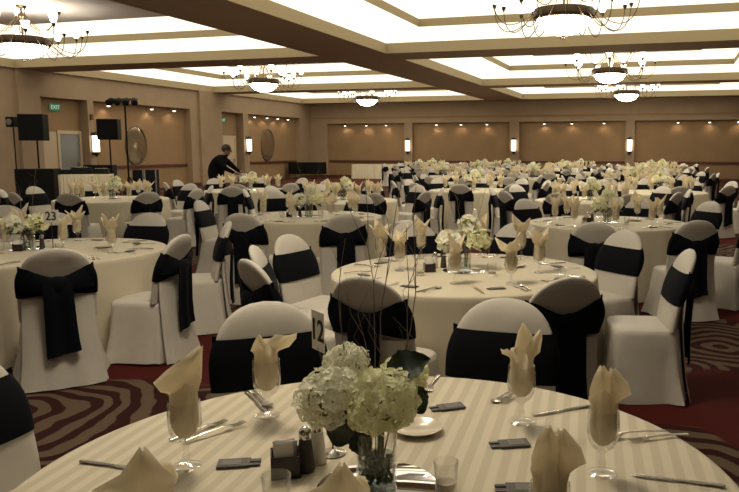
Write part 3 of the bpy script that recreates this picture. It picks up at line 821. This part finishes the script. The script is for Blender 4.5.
def centrepiece(key, twigs=2, hi=0, c=None):
    c = c or CEN[key]; ph = [p for k, _, p in TABLES if k == key][0]; b = (c[0], c[1], ZT + .006)
    tag(link('table_mirror', MIRR, None, (c[0], c[1], ZT + .0006)), 'round mirror under the vase on %s' % ph, 'mirror', 'round table mirrors')
    vase(b, 'clear cylinder vase of hydrangeas on %s' % ph)
    for k, (nm, dx, dz) in enumerate((('left', -.095, .21), ('right', .095, .22), ('upper', .01, .30))[:2 if key == 't23' else 3]):
        d = RIGHT * dx + Vector((0, (-.03, 0, .09)[k], 0))
        flower((b[0] + d.x, b[1] + d.y, b[2] + dz + hi), (b[0] + d.x * .16, b[1] + d.y * .16, b[2] + .02), HEADS_LO[(k + len(ph)) % 2],
               '%s pale hydrangea in the vase on %s' % (nm, ph), 'pale hydrangeas in vases', ((.72, k * 2.1, -.3, 1.0), (.75, k * 2.1 + 2.5, -.3, .9)), 1.0, 5)
    for k in range(twigs):
        a = YAW + (PI, 0, -PI / 2)[k] + srnd.uniform(-.6, .6)
        twig((b[0] - .02 * math.cos(a), b[1] - .02 * math.sin(a), b[2] + .03), (b[0] + .16 * math.cos(a), b[1] + .16 * math.sin(a), b[2] + srnd.uniform(.5, .75)), (0.02, 0, 0), '%s bare twig rising from the vase on %s' % (('left-leaning', 'right-leaning', 'forward-leaning')[k], ph), srnd)
def condiments(key):
    c = CEN[key]; ph = [p for k, _, p in TABLES if k == key][0]; z = ZT + .001
    caddy((c[0] - .22, c[1] - .1, z), .5, 'black sugar caddy on %s' % ph)
    shaker((c[0] - .18, c[1] + .1, z), M['pepper'], 'pepper shaker on %s' % ph)
    shaker((c[0] - .23, c[1] + .06, z), M['salt'], 'salt shaker on %s' % ph)
    for s, nm in ((-1, 'left'), (1, 'right')):
        tumbler((c[0] + .24 * s * RIGHT.x, c[1] + .24 * s * RIGHT.y - .2, z), '%s small candle glass on %s' % (nm, ph))
    plate((c[0] + .30, c[1] + .28, z), .08, 'cream bread plate on %s' % ph, 'bread plates')

# seats measured one by one around the near tables
for x, y, key, d, lab in (
    (267, 304, 'nearest', 0, 'far-left of nearest table'),
    (507, 298, 'nearest', 0, 'far-right of nearest table'),
    (-68, 350, 'nearest', 0, 'left side of nearest table, cut by frame'),
    (812, 425, 'nearest', 0, 'right side of nearest table, cut by frame'),
    (362, 276, 'middle', 0, 'near-left of second-nearest table, back to camera'),
    (571, 277, 'middle', 0, 'near-right of second-nearest table, back to camera'),
    (692, 249, 'middle', 8, 'right side of second-nearest table, seen side-on'),
    (628, 230, 'middle', 0, 'far-right of second-nearest table'),
    (411, 221, 'middle', 0, 'far side of second-nearest table, left one'),
    (520, 222, 'middle', 0, 'far side of second-nearest table, right one'),
    (306, 235, 'middle', -4, 'farthest on left of second-nearest table'),
    (268, 245, 'middle', 2, 'middle one on left of second-nearest table'),
    (246, 259, 'middle', 8, 'nearest on left of second-nearest table'),
    (55, 248, 't23', 0, 'near side of table 23, sash tail showing'),
    (181, 234, 't23', 14, 'near-right of table 23, sash tail showing'),
    (146, 213, 't23', 0, 'far-right of table 23'),
    (230, 221, 't23', 0, 'pulled out right of table 23'),
    (53, 212, 't23', 0, 'far side of table 23 behind number'),
    (4, 205, 't23', 0, 'far-left of table 23'),
    (595, 222, 'r1', 0, 'near-left of first table, right column'),
    (699, 220, 'r1', -6, 'near-right of first table, right column'),
    (712, 201, 'r1', 0, 'right side of first table, right column'),
    (541, 200, 'r1', 0, 'left side of first table, right column'),
    (638, 199, 'r1', 0, 'far side of first table, right column'),
    (760, 214, 'r1', 0, 'cut by right frame edge'),
    (240, 213, 'c1', 0, 'near-left of first table, centre column'),
    (345, 214, 'c1', 0, 'near-right of first table, centre column'),
    (201, 200, 'c1', 0, 'left side of first table, centre column'),
    (272, 190, 'c1', 0, 'far side of first table, centre column'),
    (355, 195, 'c1', 0, 'far-right of first table, centre column'),
    (232, 186, 'c1', 180, 'turned away beyond first table, centre column'),
):
    chair_px(x, y, CEN[key], d, 'white covered chair with navy sash, ' + lab)
for key in ('middle', 't23', 'r1', 'c1'):
    if key in ('r1', 'c1'): auto_seats(key, chairs=False, cut=True)
    condiments(key); centrepiece(key, 3 if key == 'middle' else 2, 0, tbl(28, 249) if key == 't23' else None)
# second-nearest table: goblets measured in the photo
for x, y, nk, seat in ((381, 262, 3, 'left place'), (400, 270, 1, 'near-left place'), (421, 256, 0, 'far-left place'), (455, 283, 2, 'near place'), (511, 283, 1, 'near-right place'), (539, 272, 3, 'right place'), (480, 254, 0, 'far place'), (521, 256, 2, 'far-right place')):
    p = at(x, y + 1, ZT); lo_ware((p.x, p.y, ZT), srnd.uniform(0, 6), seat, 'second-nearest table', nk, False)
for x, y, nk, seat in ((64, 249, 0, 'near-right place'), (78, 240, 1, 'far-right place'), (112, 252, 3, 'right place'), (6, 249, 2, 'left place'), (-14, 262, 0, 'near-left place'), (22, 238, 2, 'far-left place')):
    p = at(x, y + 1, ZT); lo_ware((p.x, p.y, ZT), srnd.uniform(0, 6), seat, 'table 23', nk, False)
for k in range(8): cutlery(CEN['t23'], vang(CEN['t23']) + .2 + k * PI / 4, SEAT[k], 'table 23')
for k in range(8):
    cutlery(CEN['middle'], vang(CEN['middle']) + .3 + k * PI / 4, SEAT[k], 'second-nearest table')
for key, c, ph in TABLES[5:]:
    auto_seats(key, 10)
    centrepiece(key, 2 if c[1] < 17 else 1, 0 if c[1] < 14 else .04)

# number 23 on its table
p = at(51, 257, ZT); q = pt(51, 216.5, depth(p))
p23 = Vector((q.x, q.y, ZT + .001))
number_stand(p23, (q.x, q.y, q.z), '23', math.radians(12), 'white card numbered 23 standing behind the hydrangeas', .125, .105, 0, .095)

# ------------------------------------------------------------------ the nearest table, laid as photographed
zt = ZT + .001
def tp(x, y): p = at(x, y, ZT); return Vector((p.x, p.y, zt))
view = lambda p: math.atan2(p[1], p[0]) - PI / 2
def big(x, y, nmesh, rz, side, sg=1.0, zs=1.0):
    p = tp(x, y)
    g = empty('goblet', p, 0)
    g.scale = (sg, sg, sg)
    link('glass', GOB, g)
    tag(g, 'clear stemmed goblet holding a napkin, %s of nearest table' % side, 'goblet', 'clear water goblets')
    n = link('napkin', nmesh, None, p, (0, 0, view(p) + rz), (sg, sg, sg * zs))
    tag(n, 'folded ivory napkin in its goblet, %s of nearest table' % side, 'napkin', 'ivory napkins standing in goblets')
# local x is screen right, local y is away from the camera
B0 = (.10, -.025, .025); B1 = (.13, -.033, .033)
NC = napkin_mesh(21, [], .205, 6, [(-.016, -.012, [B0, B1, (.19, -.036, .034), (.215, -.054, .038), (.240, -.070, .044), (.27, -.036, .048), (.30, .008, .050), (.325, .044, .052)]),
                                   (.012, .010, [B0, B1, (.19, -.03, .034), (.23, -.03, .046), (.28, .0, .05), (.31, .03, .051)])])
NB = napkin_mesh(22, [], .205, 6, [(-.014, -.012, [B0, B1, (.19, -.036, .034), (.215, -.044, .030), (.235, -.036, .0), (.262, -.022, -.016)]),
                                   (.0, -.016, [B0, (.15, -.02, .03), (.19, -.01, .045), (.215, -.002, .07), (.24, .01, .092), (.256, .03, .094)]), (.014, .008, [B0, B1, (.19, -.03, .034), (.24, -.02, .03)])])
NA = napkin_mesh(23, [], .20, 6, [(.010, .008, [B0, B1, (.19, -.03, .036), (.23, -.022, .046), (.27, -.014, .030), (.305, .0, .006)]),
                                  (.0, -.010, [B0, B1, (.17, .0, .034), (.22, .008, .054), (.26, .028, .060), (.290, .052, .058)]), (-.014, -.010, [B0, B1, (.17, -.034, .004), (.20, -.054, -.004), (.232, -.064, -.044)])])
NE = napkin_mesh(24, [], .21, 5, [(-.014, -.014, [B0, B1, (.19, -.036, .016), (.235, -.038, .018), (.27, -.028, .016), (.302, -.012, -.002)]),
                                  (-.006, -.014, [B0, B1, (.18, -.012, .034), (.225, -.004, .070), (.255, .004, .060), (.295, .014, .026)]), (.012, .01, [B0, B1, (.19, -.033, .033), (.24, -.03, .04), (.275, -.01, .02)])])
NF = napkin_mesh(25, [], .20, 6, [(-.02, -.02, [B0, B1, (.19, -.035, .035), (.215, -.05, .05), (.255, -.082, .052), (.275, -.036, .034), (.32, -.002, .006)]),
                                  (.01, .01, [B0, B1, (.19, -.03, .034), (.24, -.03, .06), (.27, 0, .05)])])
big(187, 468, NC, 0, 'left', 1.02)
big(268, 417, NB, 0, 'far-left', 1.03)
big(521, 423, NA, 0, 'far-right', 1.02)
big(602, 475, NE, 0, 'right', .98)
def big_tip(x, y, nmesh, side, tipz, sg=1.0):
    p = at(x, y, ZT + tipz); g = empty('goblet', (p.x, p.y, zt)); g.scale = (sg,) * 3; link('glass', GOB, g)
    tag(g, 'clear stemmed goblet holding a napkin, %s of nearest table' % side, 'goblet', 'clear water goblets')
    tag(link('napkin', nmesh, None, (p.x, p.y, zt), (0, 0, view(p)), (sg,) * 3), 'folded ivory napkin in its goblet, %s of nearest table' % side, 'napkin', 'ivory napkins standing in goblets')
big_tip(141, 444, NF, 'near-left', .32)
big_tip(551, 425, NE, 'near-right', .30)
big_tip(341, 460, NF, 'near side', .28, .88)

V = tp(377, 488); dv = depth(V)
tag(link('table_mirror', MIRR, None, (V.x, V.y, zt)), 'round mirror under the vase on nearest table', 'mirror', 'round table mirrors')
vb = Vector((V.x, V.y, zt + .006))
vase(vb, 'clear vase of water and beads on the nearest table', True)
FL = []
for x, y, dd, hm, s, lab in ((331, 397, -.02, 0, .95, 'big white hydrangea at left in the nearest vase'), (383, 401, -.07, 1, .98, 'big cream hydrangea at front in the nearest vase'),
                             (346, 364, .07, 0, .68, 'smaller hydrangea at upper left in the nearest vase'), (404, 376, .10, 1, .72, 'hydrangea at the back right of the nearest vase')):
    p = pt(x, y, dv + dd); d = p - vb
    FL.append(flower(p, (vb.x + d.x * .14, vb.y + d.y * .14, vb.z + .02), HEADS[hm], lab, 'pale hydrangeas in vases', (), s))
def put_leaf(par, x, y, dd, ang, tilt, s):
    """a leaf whose stalk end shows at x,y, pointing at ang degrees as seen from the front, face tipped by tilt"""
    a = math.radians(ang); yv = RIGHT * math.cos(a) + Vector((0, 0, 1)) * math.sin(a); n = (-FWD + Vector((0, 0, tilt))); n = (n - yv * n.dot(yv)).normalized(); xv = yv.cross(n)
    o = link('leaf', LEAF, par); o.matrix_local = Matrix.Translation(-Vector(par.location)) @ Matrix.Translation(pt(x, y, dv + dd)) @ Matrix((xv, yv, n)).transposed().to_4x4() @ Matrix.Scale(s, 4)
put_leaf(FL[3], 388, 374, -.03, 26, .9, .90)
put_leaf(FL[3], 408, 386, .0, -62, .3, .72)
put_leaf(FL[0], 348, 408, -.02, -108, .2, .95)
put_leaf(FL[1], 356, 432, -.02, -70, .2, .6)
for k, (x, y, dd, bx, lab) in enumerate(((344, 238, .06, -.03, 'far-left'), (362, 178, .10, .02, 'tall left'), (402, 170, .05, -.02, 'tallest middle'), (416, 186, .02, .03, 'tall right'), (346, 292, -.02, .02, 'short left'), (408, 226, .12, .02, 'short right'))):
    twig(vb + Vector((.012 * (k - 2.5), .008 * (k % 3), .04)), pt(x, y, dv + dd), Vector((_c, _s, 0)) * bx, '%s bare twig rising from the nearest vase' % lab, srnd)
p = tp(333, 454); q = pt(318, 331, depth(p))
number_stand(p, q, '12', math.radians(-38), 'white card numbered 12 standing behind the nearest hydrangeas', .075, .112, 0, .085)
shaker(tp(306, 471), M['pepper'], 'pepper shaker beside the black sugar caddy on nearest table').scale = (1.04,) * 3
shaker(tp(318, 463), M['salt'], 'salt shaker behind the pepper shaker on nearest table').scale = (1.04,) * 3
caddy(tp(286, 474), math.radians(30), 'black square sugar caddy with white and pink packets, nearest table')
tumbler(tp(446, 494), 'small candle glass right of the mirror on nearest table', .085, .031)
tumbler(tp(277, 507), 'small candle glass before the sugar caddy on nearest table', .08, .035)
plate(tp(418, 432), .075, 'cream rimmed bread plate behind the nearest vase', 'bread plates')
def lay(nm, me, x0, y0, x1, y1, lab, lift=0):
    a, b = tp(x0, y0), tp(x1, y1); c = (a + b) / 2; d = b - a
    tag(link(nm, me, None, (c.x, c.y, zt + lift), (0, 0, math.atan2(d.y, d.x))), lab, nm, 'steel cutlery')
lay('knife', KNIFE, 83, 463, 150, 472, 'steel knife left of the left goblet on nearest table')
lay('fork', FORK, 182, 437, 217, 425, 'steel fork behind the left goblet on nearest table, left one')
lay('fork', FORK, 197, 440, 236, 428, 'steel fork behind the left goblet on nearest table, right one', .006)
lay('knife', KNIFE, 247, 393, 266, 412, 'steel knife beside the far-left goblet on nearest table')
lay('spoon', SPOON, 252, 392, 272, 411, 'steel spoon beside the far-left goblet on nearest table', .004)
lay('spoon', SPOON, 517, 390, 494, 403, 'steel spoon left of the far-right goblet on nearest table')
lay('fork', FORK, 525, 391, 505, 402, 'steel fork beside the far-right goblet on nearest table', .006)
lay('knife', KNIFE, 590, 407, 535, 416, 'steel knife right of the far-right goblet on nearest table')
lay('fork', FORK, 683, 436, 632, 442, 'steel fork beside the right goblet on nearest table, lying below')
lay('spoon', SPOON, 656, 435, 612, 439, 'steel spoon beside the right goblet on nearest table', .006)
lay('knife', KNIFE, 732, 489, 625, 475, 'long steel knife at the right edge of nearest table')
lay('spoon', SPOON, 437, 378, 427, 392, 'steel spoon at the far side of nearest table')
for x, y, rz, lab in ((234, 465, PI - .15, 'between left goblet and sugar caddy'), (451, 408, .35, 'behind the bread plate'), (514, 445, .25, 'between far-right goblet and near-right napkin'), (523, 490, .1, 'at the near-right place')):
    p = tp(x, y); favor(p, view(p) + rz, 'slate grey favour card %s, nearest table' % lab)

# ------------------------------------------------------------------ DJ corner and back of the room
def skirted(loc, L, D, h, rz, mt, name, label, cat):
    n = 64; rings = []
    def rect(f, am, z):
        out = []
        for i in range(n * 2):
            t = i / (n * 2) * 4; s = int(t); q = t - s
            x, y = [(lerp(-1, 1, q), -1), (1, lerp(-1, 1, q)), (lerp(1, -1, q), 1), (-1, lerp(1, -1, q))][s]
            k = am * (1 if i % 2 else -1)
            nx, ny = [(0, -1), (1, 0), (0, 1), (-1, 0)][s]
            out.append((x * L / 2 * f + nx * k, y * D / 2 * f + ny * k, z))
        return out
    m = MB(); m.loft([rect(1.01, .02, .01), rect(1.0, .016, h * .6), rect(1.0, .010, h - .06), rect(1.0, 0, h - .05), rect(1.0, 0, h - .004), rect(.99, 0, h)], False, True)
    return tag(link(name, m.mesh(name, mt, False), None, loc, (0, 0, rz)), label, cat)
dj = at(85, 203, 0)
skirted((dj.x, dj.y, 0), 1.55, .75, .86, math.radians(30), M['skirt'], 'skirted_table', "ivory skirted table of the DJ at far left", 'table')
skirted((-15.3, 37.9, 0), 2.9, .76, .78, 0, M['skirt'], 'skirted_table', 'long ivory skirted table against the far wall', 'table')
def draped(loc, label):
    r = empty('draped_table', loc); m = MB(); m.bb(-.46, .46, -.38, .38, .26, .90); link('drape', m.mesh('drape', M['black'], False), r)
    for sx in (-1, 1):
        for sy in (-1, 1): m = MB(); m.tube([(sx * .4, sy * .33, 0), (sx * .4, sy * .33, .3)], .02, 6); link('leg', m.mesh('leg', M['steel']), r)
    tag(r, label, 'table', 'black draped tables in the far corner')
draped((-19.6, 36.9, 0), 'black draped table in the far left corner, nearer the mirror')
draped((-18.65, 37.0, 0), 'black draped table in the far corner beside the ivory skirted table')
def speaker_top(c, w, h, d, rz, label):
    r = empty('loudspeaker', c, rz); m = MB(); m.box((0, 0, 0), (w, d, h)); link('cabinet', m.mesh('speaker_cabinet', M['black'], False), r)
    m = MB(); m.box((0, -d / 2 - .008, 0), (w * .94, .016, h * .94)); link('grille', m.mesh('speaker_grille', M['grille'], False), r)
    return tag(r, label, 'loudspeaker')
def pole_stand(base, h, label, spread=.30):
    r = empty('speaker_stand', base); m = MB(); m.tube([(0, 0, .08), (0, 0, h)], .025, 8); link('pole', m.mesh('pole', M['black']), r)
    for k in range(3):
        a = k * 2.094 + .4; m = MB(); m.tube([(0, 0, .55), (spread * math.cos(a), spread * math.sin(a), .02)], .016, 6); link('leg', m.mesh('leg', M['black']), r)
    return tag(r, label, 'speaker stand')
fz = math.radians(25)
d1 = 22.3
b = at(36, 203, 0); c = pt(33.5, 127.5, depth(b))
speaker_top((c.x, c.y, c.z), .70, .78, .45, fz, 'large black loudspeaker on a pole at far left')
pole_stand((c.x + .05, c.y + .05, 0), c.z - .39, 'pole stand under the far-left loudspeaker')
sub = Vector((b.x, b.y, 0))
speaker_top((sub.x + .62, sub.y - .45, .52), 1.05, 1.04, .6, fz, 'big black bass cabinet under the far-left loudspeaker')
b2 = at(110, 199, 0); c2 = pt(109, 129.5, depth(b2))
speaker_top((c2.x, c2.y, c2.z), .64, .66, .4, fz, 'black loudspeaker on a pole right of the DJ table')
pole_stand((c2.x, c2.y, 0), c2.z - .33, 'pole stand under the loudspeaker right of the DJ table')
speaker_top((c2.x + .12, c2.y - .62, .56), .86, 1.10, .5, fz, 'black bass cabinet right of the DJ table')
# stage light at far left
pg = pt(13, 122, 22.5); r = empty('stage_light', pg); m = MB(); m.box((0, 0, 0), (.30, .25, .30)); link('housing', m.mesh('light_housing', M['black'], False), r)
m = MB(); m.lathe([(.09, 0), (.1, .03), (.06, .04)], 16); link('lens', m.mesh('lens', M['favor2']), r, (0, -.13, 0), (PI / 2, 0, 0))
m = MB(); m.tube([(0, 0, -.15), (0, 0, -pg.z + .02)], .02, 6); m.lathe([(.2, 0), (.2, .02), (.03, .03)], 12, (0, 0, -pg.z)); link('stand', m.mesh('light_stand', M['black']), r)
tag(r, 'black stage light beside the far-left loudspeaker', 'stage light')
# lighting T-bar
tb = at(130, 199, 0); dtb = depth(tb); tt = pt(127.5, 100, dtb)
r = empty('light_stand', (tb.x, tb.y, 0), math.radians(16)); hh = tt.z
m = MB(); m.tube([(0, 0, .1), (0, 0, hh)], .03, 8); link('pole', m.mesh('pole', M['black']), r)
for k in range(3):
    a = k * 2.094 + .3; m = MB(); m.tube([(0, 0, .75), (.36 * math.cos(a), .36 * math.sin(a), .02)], .018, 6); link('leg', m.mesh('leg', M['black']), r)
m = MB(); m.tube([(-.42, 0, hh), (.42, 0, hh)], .025, 8); link('crossbar', m.mesh('crossbar', M['black']), r)
for k in range(4):
    m = MB(); m.lathe([(.05, 0), (.10, .05), (.105, .24), (.05, .28)], 12); link('lamp_can', m.mesh('lamp_can', M['black']), r, (-.33 + .22 * k, -.06, hh - .02), (PI / 2 + .5, 0, .3 * (k - 1.5)))
tag(r, 'black light stand with a bar of lamp cans at far left', 'light stand')
for k, (x, lab) in enumerate(((140.5, 'left one'), (153, 'right one'))):
    q = at(x, 198, 0); r = empty('equipment_case', (q.x, q.y, 0), fz); m = MB(); m.box((0, 0, .47), (.36, .4, .92)); link('case', m.mesh('equipment_case', M['black'], False), r)
    m = MB(); m.box((.17, -.206, .47), (.03, .012, .92)); m.box((-.17, -.206, .47), (.03, .012, .92)); link('edge_trim', m.mesh('edge_trim', M['silver'], False), r)
    tag(r, 'black equipment case below the light stand, %s' % lab, 'case', 'equipment cases below the light stand')
gz = .86
for k, (x, wdt, hgt, lab) in enumerate(((-.55, .42, .14, 'low black mixer at left'), (-.05, .5, .20, 'black player in the middle'), (.5, .40, .16, 'black laptop-sized unit at right'))):
    R_ = Matrix.Rotation(math.radians(30), 3, 'Z') @ Vector((x, .1, 0))
    r = empty('mixing_deck', (dj.x + R_.x, dj.y + R_.y, gz + .001), math.radians(30)); m = MB(); m.box((0, 0, hgt / 2), (wdt, .4, hgt)); link('chassis', m.mesh('deck_chassis', M['black'], False), r)
    m = MB()
    for j in range(6): m.lathe([(.02, 0), (.018, .02)], 8, (-.15 + .06 * j, -.05, hgt))
    link('knobs', m.mesh('deck_knobs', M['silver']), r)
    tag(r, '%s on the DJ table' % lab, 'mixing deck', 'equipment on the DJ table')

# ------------------------------------------------------------------ person in black bending over a table
def person():
    dep = 17.2; sc_ = FPX / dep
    foot = pt(219, 190, dep); ox, oy = foot.x, foot.y
    R = RIGHT; F = Vector((-_s, _c, 0))
    def P(x, z, f=0): return Vector((ox, oy, 0)) + R * x + F * f + Vector((0, 0, z))
    J = {'pelvis': (P(-.10, .98), .18), 'belly': (P(-.05, 1.14), .215), 'chest': (P(.05, 1.31), .235), 'neckb': (P(.14, 1.44), .11), 'neck': (P(.175, 1.485), .066), 'jaw': (P(.225, 1.515), .085), 'skull': (P(.215, 1.60), .098),
         'hipL': (P(-.05, .92, -.10), .125), 'kneeL': (P(.02, .50, -.12), .085), 'ankL': (P(-.04, .09, -.12), .055), 'toeL': (P(.14, .045, -.13), .045),
         'hipR': (P(-.05, .92, .10), .125), 'kneeR': (P(.05, .50, .12), .085), 'ankR': (P(.0, .09, .12), .055), 'toeR': (P(.18, .045, .13), .045),
         'shL': (P(.08, 1.37, -.18), .09), 'elL': (P(.22, 1.18, -.24), .058), 'wrL': (P(.42, 1.06, -.16), .036), 'haL': (P(.50, 1.04, -.13), .038),
         'shR': (P(.10, 1.37, .18), .09), 'elR': (P(.28, 1.20, .24), .058), 'wrR': (P(.46, 1.08, .12), .036), 'haR': (P(.54, 1.06, .09), .038)}
    E = [('pelvis', 'belly'), ('belly', 'chest'), ('chest', 'neckb'), ('neckb', 'neck'), ('neck', 'jaw'), ('jaw', 'skull'), ('pelvis', 'hipL'), ('hipL', 'kneeL'), ('kneeL', 'ankL'), ('ankL', 'toeL'),
         ('pelvis', 'hipR'), ('hipR', 'kneeR'), ('kneeR', 'ankR'), ('ankR', 'toeR'), ('chest', 'shL'), ('shL', 'elL'), ('elL', 'wrL'), ('wrL', 'haL'), ('chest', 'shR'), ('shR', 'elR'), ('elR', 'wrR'), ('wrR', 'haR')]
    for s in 'LR':
        h = J['ha' + s][0]; sg = -1 if s == 'L' else 1
        for k in range(4):
            J['f%s%d' % (s, k)] = (h + R * (.045) + F * (.016 * (k - 1.5)) + Vector((0, 0, -.008)), .010)
            J['t%s%d' % (s, k)] = (h + R * (.075 + .008 * (1 - abs(k - 1.5))) + F * (.018 * (k - 1.5)) + Vector((0, 0, -.035)), .008)
            E += [('ha' + s, 'f%s%d' % (s, k)), ('f%s%d' % (s, k), 't%s%d' % (s, k))]
        J['th' + s] = (h + R * .03 - F * .045 * sg + Vector((0, 0, -.02)), .010); E.append(('ha' + s, 'th' + s))
    keys = list(J); ix = {k: i for i, k in enumerate(keys)}
    base = Vector((ox, oy, 0))
    me = bpy.data.meshes.new('body_skeleton'); me.from_pydata([J[k][0] - base for k in keys], [(ix[a], ix[b]) for a, b in E], [])
    o = bpy.data.objects.new('person', me); LINK(o)
    sk = o.modifiers.new('skin', 'SKIN'); sk.use_smooth_shade = True
    me.skin_vertices.new() if not me.skin_vertices else None
    for i, k in enumerate(keys):
        sv = me.skin_vertices[0].data[i]; sv.radius = (J[k][1],) * 2; sv.use_root = (k == 'pelvis')
    o.modifiers.new('sub', 'SUBSURF').levels = 2
    dg = bpy.context.evaluated_depsgraph_get(); ev = o.evaluated_get(dg)
    body = bpy.data.meshes.new_from_object(ev); o.modifiers.clear(); o.data = body; o.location = base
    body.materials.clear(); body.materials.append(M['suit']); body.materials.append(M['skin'])
    nk = J['neck'][0].z; wl, wr_ = J['wrL'][0] - base, J['wrR'][0] - base
    for pg_ in body.polygons:
        c = pg_.center; pg_.use_smooth = True
        if c.z > nk - .01 or (c - base).length < 0: pg_.material_index = 1
        if (c - wl).dot(R) > .015 and (c - wl).length < .25 and c.z < 1.2: pg_.material_index = 1
        if (c - wr_).dot(R) > .015 and (c - wr_).length < .25 and c.z < 1.2: pg_.material_index = 1
    h = MB(); hc = J['skull'][0] - base + Vector((0, 0, .02)) - R * .012
    h.ball(hc, .108, 14, 9, (1, 1, .95)); link('hair', h.mesh('hair', M['hair']), o)
    f = MB(); fc = J['jaw'][0] - base
    f.ball(fc + R * .095 + Vector((0, 0, .035)), .018, 8, 6, (1.2, .8, 1.3))
    for sg in (-1, 1): f.ball(fc + F * sg * .098 + Vector((0, 0, .04)), .028, 8, 6, (.8, .4, 1.2))
    link('nose_and_ears', f.mesh('nose_and_ears', M['skin']), o)
    f = MB()
    for sg in (-1, 1): f.ball(fc + R * .088 + F * sg * .035 + Vector((0, 0, .065)), .011, 8, 6)
    f.box(fc + R * .090 + Vector((0, 0, -.015)), (.012, .05, .008), YAW); link('eyes_and_mouth', f.mesh('eyes_and_mouth', M['ink']), o)
    tag(o, 'person in black bending over a table near the left wall', 'person')
    # white cloth in the hands
    m = MB(); rw = []
    for i in range(7):
        rw.append([(.10 * u + .01 * math.sin(3 * i), .05 * math.sin(3 * u + i), -.035 * i) for u in [k / 5 for k in range(-5, 6)]])
    m.loft(rw, False, False, closed=False); m.loft([[(p[0], p[1] + .006, p[2]) for p in reversed(r_)] for r_ in rw], False, False, closed=False)
    pz = P(.57, 1.05, -.02)
    tag(link('napkin', m.mesh('held_napkin', M['white']), None, pz, (0, 0, YAW)), 'loose white napkin held by the person in black', 'napkin')
person()
